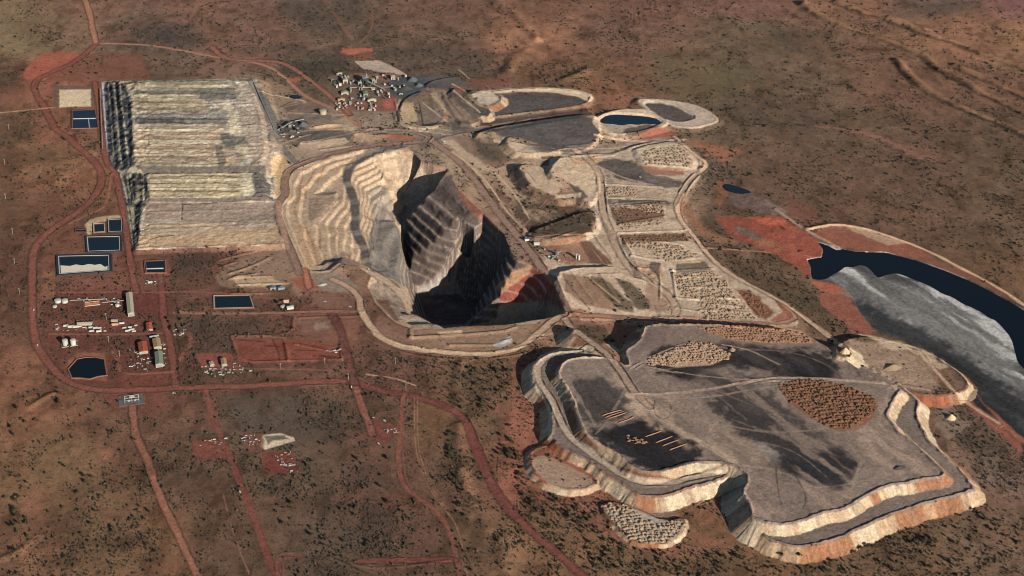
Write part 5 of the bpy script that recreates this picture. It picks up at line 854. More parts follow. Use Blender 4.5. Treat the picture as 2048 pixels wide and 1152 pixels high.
block(731, 166, 24, 26, 20, DKST, 'tall dark green mill building at the heart of the far plant', 'mill_building', 'mill', True); block(747, 166, 12, 14, 15, GREENR, 'pale green tower block right of the dark mill building')
block(731, 190, 18, 26, 8, GREENR, 'pale green roofed store in front of the mill building'); block(690, 189, 28, 16, 7, CREAMW, 'wide cream-roofed store on the near left of the plant'); block(683, 202, 28, 10, 6, TANR, 'tan-roofed workshop at the front left of the plant'); block(744, 203, 34, 9, 7, CREAMW, 'long cream workshop at the front of the plant')
block(786, 158, 16, 18, 9, WHITE, 'bright white building at the right end of the plant'); block(802, 190, 14, 4, 4, CREAMW, 'narrow cream hut on the dark ore pad'); block(680, 149, 18, 8, 5, CREAMW, 'cream hut row behind the plant on the left'); block(754, 158, 10, 8, 9, CREAMW, 'small cream building between the mill and the white building')
kinds = ((WHITE, 'white'), (DKST, 'dark'), (STEEL, 'grey'), (CREAMW, 'cream'), (GREENR, 'pale green'))
k = 0
for u, v in [(random.uniform(665, 815), random.uniform(150, 184)) for _ in range(44)] + [(random.uniform(672, 755), random.uniform(206, 221)) for _ in range(38)] + [(random.uniform(690, 780), random.uniform(182, 203)) for _ in range(16)]:
    m, cn = kinds[(k * 7 + 3) % 5 if v < 200 else (0, 3, 2, 2)[k % 4]]; k += 1; p = lift1(u, v); near_ = v > 204
    t = thing('plant_hut' if k % 4 else 'process_tank', '', 'hut' if k % 4 else 'tank', tuple(p), PL + (0 if k % 2 else math.pi / 2), '%s plant units, %s' % (cn, 'front yard' if near_ else 'main plant'))
    if k % 4:
        l = random.uniform(2.5, 7); h = random.uniform(2.4, 3.4) if near_ else random.uniform(3, 8); w = random.uniform(2.2, 4.5)
        MB().box(-w / 2, w / 2, -l / 2, l / 2, -1, h).obj('wall', m, t); MB().gable(-w / 2 - .3, w / 2 + .3, -l / 2 - .3, l / 2 + .3, h + .2, .6).obj('roof', m, t)
        t['label'] = '%s hut in the %s of the far processing plant' % (cn, 'cluttered front yard' if near_ else 'crowded middle')
    else:
        r = random.uniform(1.6, 3.6); h = random.uniform(3, 7); MB().cyl(0, 0, -1, h, r, None, 18).obj('shell', m, t); MB().cyl(0, 0, h, h + .7, r, .2, 18).obj('roof', m, t)
        t['label'] = '%s round tank in the %s of the far processing plant' % (cn, 'cluttered front yard' if near_ else 'crowded middle')
def conveyor(p1, p2, h1, h2, w, label):
    a, b = lift1(*p1), lift1(*p2); a.z += h1; b.z += h2; t = thing('conveyor', label, 'conveyor', (a.x, a.y, a.z - h1)); o = Vector(t.location)
    MB().bar(a - o, b - o, w).obj('belt_gallery', STEEL, t); n = max(2, int((b - a).length / 30))
    for k in range(1, n + 1):
        q = a.lerp(b, k / n) - o; z = float(hgt(np.array([q.x + o.x]), np.array([q.y + o.y]))[0]) - o.z
        if q.z - z > 1.5: [MB().bar((q.x + e * w, q.y, z), (q.x, q.y, q.z - w / 2), .5).obj('leg', DKST, t) for e in (-1, 1)]
    return t
conveyor((548, 258), (508, 168), 2, 2, 2.2, 'straight dark overland conveyor along the right edge of the leach pad'); conveyor((555, 262), (585, 250), 1, 9, 2, 'short inclined conveyor feeding the crusher beside the leach pad'); conveyor((590, 248), (608, 240), 8, 2, 2, 'inclined conveyor leaving the crusher towards the grey pile')
conveyor((770, 182), (735, 172), 3, 14, 2.4, 'inclined conveyor running from the ore pad up to the mill building'); conveyor((1085, 497), (1115, 512), 2, 8, 2, 'inclined conveyor of the screening plant on the pit rim'); conveyor((1102, 520), (1122, 508), 1, 7, 1.8, 'second, shorter conveyor of the screening plant on the pit rim')
for u, v, w, l, h, m, lab in ((565, 262, 12, 10, 13, DKST, 'dark crusher building beside the overland conveyor'), (580, 256, 10, 8, 10, STEEL, 'grey screening tower right of the dark crusher building'), (596, 262, 9, 8, 9, DKST, 'dark surge bin house at the right of the crusher'), (585, 275, 12, 4, 4, WHITE, 'white hut in front of the crusher'), (568, 270, 10, 4, 3, CREAMW, 'cream hut at the foot of the crusher building'),
                           (1114, 510, 10, 7, 9, STEEL, 'grey screening tower on the pit rim'), (1098, 515, 8, 4, 4, WHITE, 'white hut, first from the left by the screening tower'), (1106, 514, 8, 4, 4, CREAMW, 'cream hut beside the screening tower'), (1118, 523, 7, 6, 5, CREAMW, 'cream bin house in front of the screening tower'), (1090, 500, 6, 5, 4, WHITE, 'white hut nearest the white shed on the pit rim')):
    block(u, v, w, l, h, m, lab)
def cone(u, v, r, h, m, label, name='stockpile', cat='stockpile', sx=1.0, rz=0.0):
    mb = MB(); n = 22; mb.v.append((0, 0, h)); rr = [r * random.uniform(.92, 1.08) for _ in range(n)]
    for s_, z in ((.16, .93), (.5, .5), (1.0, -.05)): mb.v += [(rr[a] * s_ * sx * math.cos(2 * math.pi * a / n), rr[a] * s_ * math.sin(2 * math.pi * a / n), z * h) for a in range(n)]
    for a in range(n):
        mb.face([0, 1 + a, 1 + (a + 1) % n])
        for q in range(2): mb.face([1 + q * n + a, 1 + (q + 1) * n + a, 1 + (q + 1) * n + (a + 1) % n, 1 + q * n + (a + 1) % n])
    o = mb.obj(name, m); o.location = lift1(u, v); o.rotation_euler.z = rz; return tag(o, label, cat)
cone(606, 250, 13, 9, SLATEM, 'slate grey conical ore pile right of the crusher'); cone(558, 252, 9, 6, ORE, 'dark ore pile beside the overland conveyor'); cone(825, 160, 16, 9, SLATEM, 'grey ore pile at the back of the dark ore pad'); cone(812, 178, 14, 8, ORE, 'black ore pile in the middle of the dark ore pad', sx=1.5); cone(838, 172, 12, 7, SLATEM, 'grey ore pile at the right of the dark ore pad')
cone(790, 176, 9, 5, ORE, 'black ore pile at the plant end of the dark ore pad'); cone(1464, 700, 7, 6, SPOILP, 'lone pale cone of spoil beyond the tan heaps on the dump top', 'spoil_pile', 'spoil pile'); cone(1690, 704, 11, 10, M('sand_spoil', (186, 164, 132)), 'rounded sandy knoll on the back edge of the dump', 'spoil_pile', 'spoil pile')
cone(1902, 836, 10, 8, M('sand_spoil', (186, 164, 132)), 'sandy cone at the right flank of the dump', 'spoil_pile', 'spoil pile'); cone(1785, 735, 12, 6, SPOILP, 'pale heap in the middle of the tailings-side bench', 'spoil_pile', 'spoil pile', 1.8, .4); cone(1798, 936, 6, 3, ORE, 'dark little heap alone on the dump top near its right corner', 'spoil_pile', 'spoil pile', 2.2, .3)
cone(1010, 683, 8, 2.5, M('white_rock', (158, 156, 152)), 'white rock pile inside the haul road bend below the pit', 'stockpile', 'stockpile', 2.2, .55); cone(645, 570, 6, 2, WHITE, 'white rubble patch on the grey flat left of the pit', 'stockpile', 'stockpile', 1.8, .5)

# ---- spoil piles dumped in rows
def pile_mesh(m, seed, r=3.7, h=2.3):
    rr = random.Random(seed); mb = MB(); n = 11; mb.v.append((rr.uniform(-.5, .5), rr.uniform(-.4, .4), h))
    for s_, z in ((.42, .72), (.8, .26), (1.12, -.25)):
        for a in range(n):
            q = r * s_ * rr.uniform(.85, 1.15); mb.v.append((q * math.cos(2 * math.pi * a / n), q * math.sin(2 * math.pi * a / n) * .8, z * h * rr.uniform(.75, 1.2)))
    for a in range(n):
        mb.face([0, 1 + a, 1 + (a + 1) % n])
        for q in range(2): mb.face([1 + q * n + a, 1 + (q + 1) * n + a, 1 + (q + 1) * n + (a + 1) % n, 1 + q * n + (a + 1) % n])
    return mb.mesh('spoil_pile', m)
FIELDS = [('1204,1010 1224,1004 1264,1012 1334,1044 1366,1036 1370,1052 1362,1070 1336,1086 1305,1087 1272,1084 1248,1066 1219,1034', '1250,1008 1282,1014 1342,1043 1322,1052 1290,1038', 6.4, SPOILP, 'pale heap of dumped spoil on the rounded bench below the waste dump', 'pale spoil heaps at the dump toe', 1.15, 1),
          ('1251,869 1294,882 1289,888 1259,888', None, 6.2, SPOILO, 'orange spoil heap in the small square patch on the dark dump top', 'small patch of orange heaps', 1, 1),
          ('1289,723 1349,696 1389,683 1419,686 1461,708 1454,722 1424,728 1384,724 1356,724 1354,732 1304,733', None, 6.3, SPOILT, 'tan spoil heap in the whale-shaped patch on the dump top', 'tan heaps on the dump top', 1, 1),
          ('1556,771 1606,758 1641,760 1696,773 1751,796 1753,821 1733,836 1696,861 1666,858 1618,833 1606,818 1581,808', None, 7.2, SPOILB, 'brown spoil heap in the kite-shaped patch on the dump top', 'brown heaps on the dump top', 1.15, 1),
          ('1392,656 1536,649 1612,667 1628,685 1536,685 1450,676', None, 6.6, SPOILO, 'orange-brown heap in the long strip behind the dump', '', 1, 0), ('1344,548 1424,543 1454,563 1475,600 1500,625 1512,637 1410,640 1400,600 1365,590', None, 7, SPOILP, '', '', 1.05, 0),
          ('1249,488 1274,483 1349,488 1394,505 1399,513 1349,523 1319,520 1304,500 1262,495', None, 7.5, SPOILP, '', '', 1.15, 0), ('1211,375 1274,374 1276,393 1216,390', None, 7.5, SPOILP, '', '', 1.1, 0), ('1274,410 1324,408 1331,424 1294,425', None, 7.5, SPOILP, '', '', 1.1, 0),
          ('1286,303 1361,290 1384,318 1381,334 1294,328 1281,310', None, 8.5, SPOILP, '', '', 1.2, 0), ('1234,450 1324,438 1326,448 1249,460', None, 8, SPOILP, '', '', 1.1, 0), ('1330,600 1345,600 1350,640 1335,640', None, 9, SPOILT, '', '', .5, 0), ('1222,414 1325,406 1330,426 1235,436', None, 8.5, SPOILB, '', '', .9, 0), ('1236,472 1370,467 1382,480 1250,485', None, 8.5, SPOILB, '', '', .9, 0), ('1478,585 1500,582 1540,622 1520,638', None, 8, SPOILB, '', '', 1, 0)]
def inpoly(x, y, p): return sdf(np.array([x]), np.array([y]), p)[0][0] < 0
protos = {}; rest = []; tot = 0
for poly, hole, sp_, m, lab, grp, sc_, indiv in FIELDS:
    z0 = float(np.median(lift(PT(poly))[:, 2])); pp = plan(PT(poly), z0); hh = plan(PT(hole), z0) if hole else None
    xs = [q[0] for q in pp]; ys = [q[1] for q in pp]; pts = []
    y = min(ys); r_ = 0
    while y < max(ys):
        x = min(xs) + (r_ % 2) * sp_ * .5
        while x < max(xs):
            a, b = x + random.uniform(-1.5, 1.5), y + random.uniform(-1.4, 1.4) + 4 * math.sin(x / 30.) + 2 * math.sin(x / 11. + y)
            if inpoly(a, b, pp) and not (hh and inpoly(a, b, hh)) and random.random() > .09 + .5 * max(0., math.sin(a / 37.) * math.sin(b / 29.) - .55): pts.append((a, b))
            x += sp_ * .8
        y += sp_ * 1.15; r_ += 1
    pts.sort(key=lambda q: q[1]); pa_ = np.array(pts); pz_ = hgt(pa_[:, 0], pa_[:, 1])
    if m.name not in protos: protos[m.name] = [pile_mesh(m, 5 + k) for k in range(5)]
    for k, (a, b) in enumerate(pts):
        s_ = sc_ * random.choice((random.uniform(.5, .9), random.uniform(.85, 1.2), random.uniform(1.0, 1.45))); rz = random.uniform(-.5, .5)
        if indiv and tot < 300:
            o = bpy.data.objects.new('spoil_pile', protos[m.name][k % 5]); C.objects.link(o); o.location = (a, b, pz_[k] - .1); o.rotation_euler.z = rz; o.scale = (s_, s_, s_ * random.uniform(.85, 1.15)); tag(o, lab, 'spoil pile', grp); tot += 1
        else: rest.append((a, b, pz_[k] - .1, rz, s_, m))
names = []
mb = MB()
for a, b, z, rz, s_, m in rest:
    if m.name not in names: names.append(m.name)
    src = protos[m.name][int(abs(a * 7)) % 5]; k = len(mb.v); c_, s2 = math.cos(rz) * s_, math.sin(rz) * s_
    for v in src.vertices: mb.v.append((a + v.co.x * c_ - v.co.y * s2, b + v.co.x * s2 + v.co.y * c_, z + v.co.z * s_))
    mi = names.index(m.name)
    for f in src.polygons: mb.face([k + q for q in f.vertices], mi)
o = bpy.data.objects.new('spoil_heaps', mb.mesh('spoil_heaps', *[bpy.data.materials[n] for n in names])); C.objects.link(o); tag(o, 'hundreds of small spoil heaps dumped in rows across the waste plateaus', None, None, 'stuff')
# ---- windrows
def windrow(pts, w, h, m, label, group=None):
    q = [Vector(a) for a in lift(chaikin(PT(pts), False, 1))]; mb = MB()
    for i, p in enumerate(q):
        d = (q[min(i + 1, len(q) - 1)] - q[max(i - 1, 0)]); n = Vector((-d.y, d.x, 0)).normalized(); e = .15 if i in (0, len(q) - 1) else random.uniform(.85, 1.15)
        mb.v += [tuple(p - n * w * .5 - Vector((0, 0, .5))), tuple(p - n * w * .12 + Vector((0, 0, h * e))), tuple(p + n * w * .12 + Vector((0, 0, h * e))), tuple(p + n * w * .5 - Vector((0, 0, .5)))]
    for i in range(len(q) - 1):
        for a in range(3): mb.face([i * 4 + a, i * 4 + a + 1, i * 4 + 5 + a, i * 4 + 4 + a])
    return tag(mb.obj('windrow', m), label, 'windrow', group)
for s in ('1204,832 1224,825 1244,820', '1209,836 1230,828 1248,823', '1216,838 1235,832 1254,825', '1235,847 1255,840 1270,834'): windrow(s, 3.2, 1.3, SPOILO, 'short pinkish windrow in the set of four on the grey dump top', 'four far windrows on the dump top')
for s in ('1290,874 1308,868 1324,862', '1311,886 1330,879 1345,873', '1324,893 1342,886 1359,880', '1338,901 1355,895 1375,888'): windrow(s, 3.2, 1.3, SPOILO, 'orange windrow in the set of four beside the square patch of orange heaps', 'four near windrows on the dump top')

# ---- vehicles and yard clutter
def pickup(label, loc, rz, m=None):
    t = thing('parked_vehicle', label, 'vehicle', loc, rz); m = m or WHITE
    MB().box(-.95, .95, -2.6, 2.6, .45, 1.15).obj('body', m, t)
    cb = MB().box(-.85, .85, -.4, 1.3, 1.15, 1.9).obj('cab', m, t); MB().box(-.88, .88, -.1, 1.0, 1.3, 1.75).obj('window', GLASS, cb)
    for x in (-.9, .9):
        for y in (-1.6, 1.6):
            w_ = MB().cyl(0, 0, -.15, .15, .42, None, 12).obj('wheel', RUBBER, t); w_.location = (x, y, .42); w_.rotation_euler = (0, R(90), 0)
    return t
VP = pickup('white pickup parked on the small pad left of the twin dirt tracks', tuple(lift1(747, 837)), 1.2)
def spots(zone, n, seed):
    r = random.Random(seed); p = PT(zone); xs = [a[0] for a in p]; ys = [a[1] for a in p]; out = []
    while len(out) < n:
        u, v = r.uniform(min(xs), max(xs)), r.uniform(min(ys), max(ys))
        if inpoly(u, v, p): out.append((u, v))
    return out
CONTS = []
for nm, m_ in (('shipping_container', WHITE), ('shipping_container', CREAMW), ('portable_hut', M('weathered_white', (160, 158, 150))), ('shipping_container', RUST), ('portable_hut', STEEL)):
    c_ = empty(nm, (0, 0, -500)); CONTS.append(c_)
    if nm == 'shipping_container': MB().box(-1.25, 1.25, -3, 3, 0, 2.6).obj('body', m_, c_); MB().box(-1.1, 1.1, -3.06, -2.98, .15, 2.45).obj('door', STEEL, c_)
    else: MB().box(-1.6, 1.6, -4, 4, 0, 2.7).obj('wall', m_, c_); MB().gable(-1.8, 1.8, -4.2, 4.2, 2.95, .5).obj('roof', m_, c_)
def container(u, v, label, group, sc=1.0, rz=None):
    o = dup(CONTS[random.choice((0, 0, 1, 1, 2, 2, 3, 4, 4))], tuple(lift1(u, v) - Vector((0, 0, .3))), CAMP + (math.pi / 2 if random.random() < .7 else 0) + random.uniform(-.1, .1) if rz is None else rz, label, sc); o['group'] = group; o['category'] = 'unit'
for zone, n, seed, lab, grp in (('112,649 215,648 215,666 112,664', 16, 31, 'small unit squeezed between the white huts behind the twin tanks', 'units between the white huts'), ('145,597 240,597 240,607 145,604', 24, 3, 'small unit in the row behind the orange basin of the upper camp yard', 'upper camp yard units'), ('215,603 243,603 243,615 222,615', 8, 4, 'small unit beside the single tank left of the long cream shed', 'units left of the cream shed'), ('310,684 330,684 332,735 322,735', 16, 5, 'small unit in the narrow yard right of the green-roofed shed', 'units by the camp road'),
                                ('258,690 278,700 280,745 258,742', 12, 6, 'small unit in the yard left of the red-roofed workshop', 'units left of the red workshop'), ('280,716 305,716 305,745 280,745', 12, 7, 'small unit in the yard between red workshop and green shed', 'units between two workshops'), ('402,732 470,728 512,742 500,750 430,754 405,745', 42, 8, 'scrap unit on the small yard east of the camp', 'scrap yard east of the camp'),
                                ('345,660 376,658 374,672 347,672', 10, 9, 'small unit among trees across the camp road', 'units across the camp road'), ('384,883 452,877 452,890 384,892', 9, 10, 'small unit along the back of the round red pad', 'units on the round red pad'), ('480,872 520,870 522,892 495,894', 14, 11, 'debris unit left of the pale salt-edged pan', 'debris left of the pale pan'),
                                ('545,905 585,902 596,944 572,946', 20, 12, 'small white core tray stack on the dark red square pad', 'tray stacks on the dark red pad'), ('768,858 796,858 798,868 766,868', 10, 13, 'small unit in the cluster on the pad by the twin tracks', 'cluster by the twin tracks'), ('650,700 682,694 684,706 652,706', 9, 14, 'small unit at the right end of the red borrow pit', 'units in the red borrow pit'),
                                ('1060,492 1130,505 1140,522 1100,520', 10, 15, 'small unit by the screening plant on the pit rim', 'units on the pit rim'), ('880,283 900,283 905,290 880,290', 6, 16, 'tiny small unit at the road junction behind the pit', 'units at the junction behind the pit'), ('545,240 612,255 612,275 560,278', 12, 17, 'small unit scattered round the crusher', 'units round the crusher'), ('285,562 320,560 322,572 285,573', 8, 18, 'small unit round the lone hut below the pond', 'units round the lone hut')):
    for u, v in spots(zone, int(n * 1.35), seed): container(u, v, lab, grp, random.uniform(.35, .8))
for c_ in CONTS:
    for d_ in list(c_.children): bpy.data.objects.remove(d_)
    bpy.data.objects.remove(c_)
for u, v, rz, lab in ((769, 843, 1.0, 'white truck alone on the pad edge right of another white pickup'), (847, 698, 1.9, 'white vehicle driving the pale haul road below the pit'), (68, 621, .1, 'white vehicle on the red road at the far left'), (75, 692, .4, 'white vehicle at the bend of the red road left of the twin tanks'), (757, 889, .8, 'white vehicle at the near edge of the pad below the cluster'), (703, 775, .2, 'white vehicle stopped at the red crossroads'), (650, 605, 1.3, 'white vehicle on the flat left of the pit'), (348, 788, 1.4, 'white vehicle on the junction south of the camp'),
                      (480, 985, .4, 'white vehicle on the narrow red track at the lower left'), (862, 256, 1.4, 'white vehicle, right of two, beside the far terraces'), (855, 256, 1.4, 'white vehicle, left of two, beside the far terraces'), (1280, 356, .9, 'white vehicle on the dark patch of the middle plateau'), (700, 615, 1.1, 'white vehicle at the top of the haul road bend')):
    dup(VP, tuple(lift1(u, v)), rz, lab, 1.25)
# ---- power poles
PP = thing('power_pole', 'slim grey power pole on the scrub above the twin tracks', 'power pole', tuple(lift1(812, 782)), .4, None)
MB().cyl(0, 0, -1, 16, .35, .22, 8).obj('mast', CONC, PP); [MB().box(-w_, w_, -.15, .15, z, z + .3).obj('crossarm', STEEL, PP) for w_, z in ((2.4, 14.6), (1.6, 13))]
for u, v, lab in ((791, 730, 'slim grey power pole on the scrub below the haul road bend'), (650, 730, 'slim grey power pole just below the red borrow pit'), (697, 760, 'slim grey power pole at the crossroads'), (562, 740, 'slim grey power pole between borrow pit and red road, farther left'), (218, 686, 'slim grey power pole in the middle of the camp'), (213, 640, 'slim grey power pole beside the white huts'), (240, 715, 'slim grey power pole by the camp loop road')):
    dup(PP, tuple(lift1(u, v)), .4, lab)
for k, (u, v) in enumerate(((10, 330), (12, 400), (26, 470), (30, 530), (40, 590), (18, 260))): o = dup(PP, tuple(lift1(u, v)), .2, 'slim grey power pole in the line along the far left scrub'); o['group'] = 'pole line along the left edge'
t = thing('pole_line_pair', '', 'power pole', (0, 0, -500)); bpy.data.objects.remove(t)

# ---- trees: the nearest and largest one by one, the rest of the scrub as one mass
LEAF = M('dark_leaves', (54, 56, 44), rough=.9, var=.35, sc=.6); LEAF2 = M('olive_leaves', (68, 66, 48), rough=.9, var=.35, sc=.6); BARK = M('pale_bark', (118, 98, 80))
def crown_mesh(seed, m):
    r = random.Random(seed); mb = MB(); cl_ = [(r.gauss(0, 1.0), r.gauss(0, 1.0), r.uniform(2.0, 4.2), r.uniform(.8, 1.4)) for _ in range(9)]
    for _ in range(260):
        cx_, cy_, cz_, cr = r.choice(cl_); d = Vector((r.gauss(0, 1), r.gauss(0, 1), r.gauss(0, .8))).normalized() * cr * r.uniform(.55, 1.0)
        p = Vector((cx_, cy_, cz_)) + d; a = Vector((r.gauss(0, 1), r.gauss(0, 1), r.gauss(0, 1))).normalized(); b = a.cross(d + Vector((.01, 0, .02))).normalized(); s_ = r.uniform(.3, .6); k = len(mb.v)
        mb.v += [tuple(p - a * s_), tuple(p + b * s_ * .7), tuple(p + a * s_), tuple(p - b * s_ * .7)]; mb.face([k, k + 1, k + 2, k + 3])
    for cx_, cy_, cz_, cr in cl_: 
        k = len(mb.v); n = 6
        for z, q in ((-.6, .5), (.1, .72), (.6, .4)): mb.v += [(cx_ + cr * q * math.cos(a * 1.047 + z) * r.uniform(.8, 1.1), cy_ + cr * q * math.sin(a * 1.047 + z) * r.uniform(.8, 1.1), cz_ + z * cr) for a in range(n)]
        for q in range(2):
            for a in range(n): mb.face([k + q * n + a, k + q * n + (a + 1) % n, k + (q + 1) * n + (a + 1) % n, k + (q + 1) * n + a])
        mb.face([k + 2 * n + a for a in range(n)])
    return mb.mesh('crown', m)
def trunk_mesh(seed):
    r = random.Random(seed); mb = MB().cyl(0, 0, -.5, 2.2, .22, .13, 7)
    for k in range(4): a = r.uniform(0, 6.28); mb.bar((0, 0, 1.4 + .2 * k), (math.cos(a) * 1.1, math.sin(a) * 1.1, 3 + .2 * k), .12)
    return mb.mesh('trunk', BARK)
CR = [crown_mesh(k, LEAF if k % 3 else LEAF2) for k in range(6)]; TK = [trunk_mesh(k) for k in range(3)]
TZ = (('1180,1095 1400,1105 1500,1085 1640,1120 1800,1060 1960,1010 2044,1060 2044,1148 1180,1148', 95, 'dark bushy tree on the red ground in front of the big waste dump', 'trees in front of the dump'), ('1035,985 1130,990 1215,1030 1260,1100 1190,1148 1110,1090', 45, 'dark tree between the red road and the rounded heap bench', 'trees between road and heaps'), ('1000,850 1028,850 1030,900 1060,950 1050,975 1000,930', 22, 'dark tree on the slope left of the dump', 'trees left of the dump'), ('915,722 960,720 1020,730 1020,790 975,840 920,820', 36, 'dark tree on the scrubby ridge below the haul road', 'trees below the haul road'), ('890,868 912,868 918,940 945,1010 930,1060 905,960', 24, 'dark tree in the line along the orange dune strip', 'trees along the orange strip'), ('20,800 60,800 56,1110 18,1110', 22, 'dark tree in the ragged line near the left edge', 'trees near the left edge'), ('120,790 260,820 340,1120 210,1140 90,900', 26, 'lone small tree on the open ground left of the pale track', 'trees left of the pale track'), ('460,940 780,900 790,1100 600,1105 480,1010', 26, 'small tree on the grey scrub plain between two red tracks', 'trees between two red tracks'))
k = 0
for zone, n, lab, grp in TZ:
    for P_ in lift(spots(zone, n, 100 + k)):
        t = thing('tree', lab, 'tree', tuple(P_), random.uniform(0, 6.28), grp); s_ = random.uniform(.85, 1.6); t.scale = (s_, s_, s_ * random.uniform(.85, 1.2))
        for nm, me in (('crown', CR[k % 6]), ('trunk', TK[k % 3])):
            o = bpy.data.objects.new(nm, me); C.objects.link(o); o.parent = t
        k += 1
for zone, n, lab, grp in (('555,598 568,598 568,615 553,615', 4, 'dark round tree beside the pink-roofed hut', 'trees by the pink-roofed hut'), ('288,646 318,644 318,664 290,666', 8, 'dark tree round the small red-roofed office', 'trees round the red office'), ('335,640 385,640 382,660 340,665', 9, 'dark tree across the camp road from the red office', 'trees across the camp road')):
    for P_ in lift(spots(zone, n, 300 + n)):
        t = thing('tree', lab, 'tree', tuple(P_), random.uniform(0, 6.28), grp); t.scale = (1.2,) * 3
        for nm, me in (('crown', CR[n % 6]), ('trunk', TK[n % 3])):
            o = bpy.data.objects.new(nm, me); C.objects.link(o); o.parent = t
# scrub: low domes scattered by the vegetation mask, thicker on clay and thinner on sand
NS = 560000
su = rng.uniform(-420, 2480, NS); sv = rng.uniform(-180, 1560, NS)
gi = np.interp(sv, vs, np.arange(NV)).round().astype(int) * NU + np.interp(su, us, np.arange(NU)).round().astype(int)
sx, sy, sz = X[gi] + rng.uniform(-1, 1, NS), Y[gi] + rng.uniform(-1, 1, NS), Z[gi]
dens = SPK[gi] * (0.10 + 1.1 * sst(.0, .5, fbm(sx, sy, 85, 201, 5)) + .35 * sst(0, .5, fbm(sx, sy, 22, 211, 2))) * (1 - .55 * sst(.09, .2, A[gi, 0] / (A[gi, 2] + .01) * .05))
for s, b in (('268,62 330,52 392,62 405,85 370,92 300,88', 1.5), ('560,128 620,118 720,122 790,135 815,152 700,150 620,160 560,150', 1.2), ('1066,460 1110,445 1180,418 1196,440 1180,466 1120,478 1075,478', 1.4), ('915,730 1010,720 1020,790 960,820 935,850 905,800', 1.1), ('1035,985 1130,990 1215,1030 1260,1100 1190,1148 1110,1090', .4), ('1180,1095 1400,1105 1500,1085 1640,1120 1800,1060 1960,1010 2100,1060 2100,1240 1180,1240', .22), ('690,1000 790,1010 780,1110 690,1100', .6), ('1480,520 1560,540 1650,590 1720,670 1690,675 1600,620 1500,560', .8), ('1870,790 1905,800 1990,860 2048,930 2048,980 1960,930 1890,850', .9), ('1060,130 1110,135 1165,130 1175,165 1100,175', 1.2), ('340,510 430,500 425,560 350,560', .5), ('380,640 580,640 580,668 470,672 470,700 385,705', .6), ('85,560 110,560 300,640 345,770 240,700 90,640', .35), ('1410,310 1450,330 1460,350 1400,390 1380,380', .7)):
    dd, _ = sdf(su, sv, PT(s)); dens += np.where(dd < 8, b, 0) * np.clip(SPK[gi] * 2, 0, 1)
dens += SPK[gi] * .75 * np.clip(1 - np.abs(fbm(sx, sy, 330, 231, 4)) * 9, 0, 1)
for s, b in (('95,618 250,622 250,642 95,640', .9), ('195,676 275,678 272,700 200,700', 1.0), ('352,600 385,610 392,700 382,770 352,765 358,700', .9), ('85,580 100,590 100,680 88,670', .7), ('100,690 150,690 135,720 105,715', .6), ('215,706 236,706 232,755 216,750', .7), ('240,720 258,718 258,745 242,745', .6), ('340,505 430,505 432,545 345,548', .9), ('385,640 575,640 575,668 470,670 460,705 390,700', 1.0), ('415,610 510,614 508,626 415,626', .8), ('700,720 780,700 900,720 905,760 820,760 720,740', .6), ('152,270 195,270 200,285 160,288', .8), ('785,228 835,226 880,262 815,260', .9), ('890,120 1000,110 1010,150 930,160 880,150', .8), ('580,125 720,122 810,150 700,148 640,160', .8)):
    dd, _ = sdf(su, sv, PT(s)); dens += np.where(dd < 3, b * (.35 + .9 * vnoise(sx, sy, 16, 77)), 0)
for u_, v_, r_ in [(o_.location.x, o_.location.y, 0) for o_ in []]: pass
for q in POND_PX:
    dd, _ = sdf(su, sv, q); dens = np.where(dd < 5, 0, dens)
dens = np.where((SPK[gi] < .22) & (su > 520) & (sv < 700), 0, dens)
keep = rng.uniform(0, 1.35, NS) < dens; sx, sy, sz, gi = sx[keep], sy[keep], sz[keep], gi[keep]; n = len(sx)
dist = np.sqrt(sx ** 2 + sy ** 2); sr = np.clip(rng.lognormal(-.34, .52, n), .3, 2.6) * (1.0 + .35 * sst(2600, 4600, dist)); sh = sr * rng.uniform(.9, 1.7, n)
K = 6; th = np.arange(K) * 2 * np.pi / K
rot = rng.uniform(0, 6.28, n)
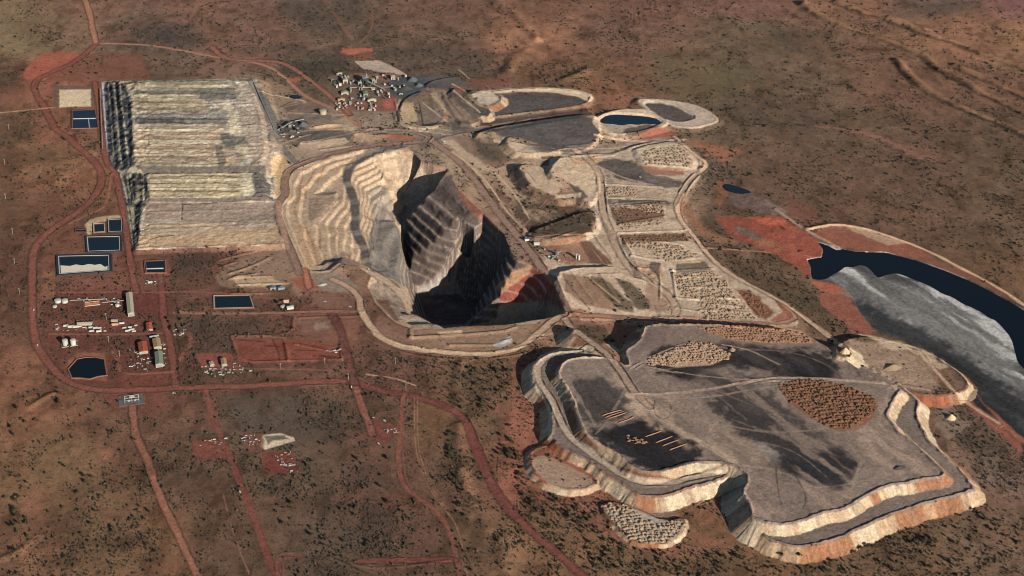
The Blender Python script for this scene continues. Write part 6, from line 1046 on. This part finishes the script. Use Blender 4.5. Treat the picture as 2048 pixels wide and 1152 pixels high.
def ringv(rs, zs):
    a = th[None, :] + rot[:, None]; rr_ = sr[:, None] * rs * rng.uniform(.7, 1.25, (n, K))
    return np.stack([sx[:, None] + rr_ * np.cos(a), sy[:, None] + rr_ * np.sin(a), sz[:, None] + sh[:, None] * zs * rng.uniform(.8, 1.2, (n, K))], 2)
co = np.concatenate([ringv(.85, -.12), ringv(1.0, .55), np.stack([sx, sy, sz + sh * 1.15], 1)[:, None, :]], 1).reshape(-1, 3)
b0 = (np.arange(n) * (2 * K + 1))[:, None]; ka = np.arange(K)[None, :]; kb = (np.arange(K)[None, :] + 1) % K
tri = np.concatenate([np.stack([b0 + ka, b0 + kb, b0 + K + kb], 2), np.stack([b0 + ka, b0 + K + kb, b0 + K + ka], 2), np.stack([b0 + K + ka, b0 + K + kb, b0 + 2 * K + 0 * ka], 2)], 1).reshape(-1, 3)
base = np.array([lin((54, 54, 44)), lin((66, 60, 48)), lin((46, 48, 44)), lin((80, 70, 54))]); sc3 = base[rng.choice(4, n, p=[.4, .2, .3, .1])] * rng.uniform(.7, 1.3, (n, 1))
m, tr, b = nodes('scrub_leaves'); at = tr.nodes.new('ShaderNodeAttribute'); at.attribute_name = 'albedo'; tr.links.new(at.outputs['Color'], b.inputs['Base Color']); b.inputs['Roughness'].default_value = 1; b.inputs['Specular IOR Level'].default_value = 0
gn = tr.nodes.new('ShaderNodeNewGeometry'); nt = tr.nodes.new('ShaderNodeTexNoise'); nt.inputs['Scale'].default_value = 1.2; tr.links.new(gn.outputs['Position'], nt.inputs['Vector']); bmp = tr.nodes.new('ShaderNodeBump'); bmp.inputs['Strength'].default_value = .6; tr.links.new(nt.outputs[0], bmp.inputs['Height']); tr.links.new(bmp.outputs[0], b.inputs['Normal'])
me = mesh_np('scrub', co, tri, (np.repeat(sc3, 2 * K + 1, 0), np.zeros(len(co))), m); o = bpy.data.objects.new('scrub', me); C.objects.link(o); tag(o, 'low dark scrub and spinifex scattered over the red plain', None, None, 'stuff')
print('shrubs', n, 'piles', tot, len(rest))
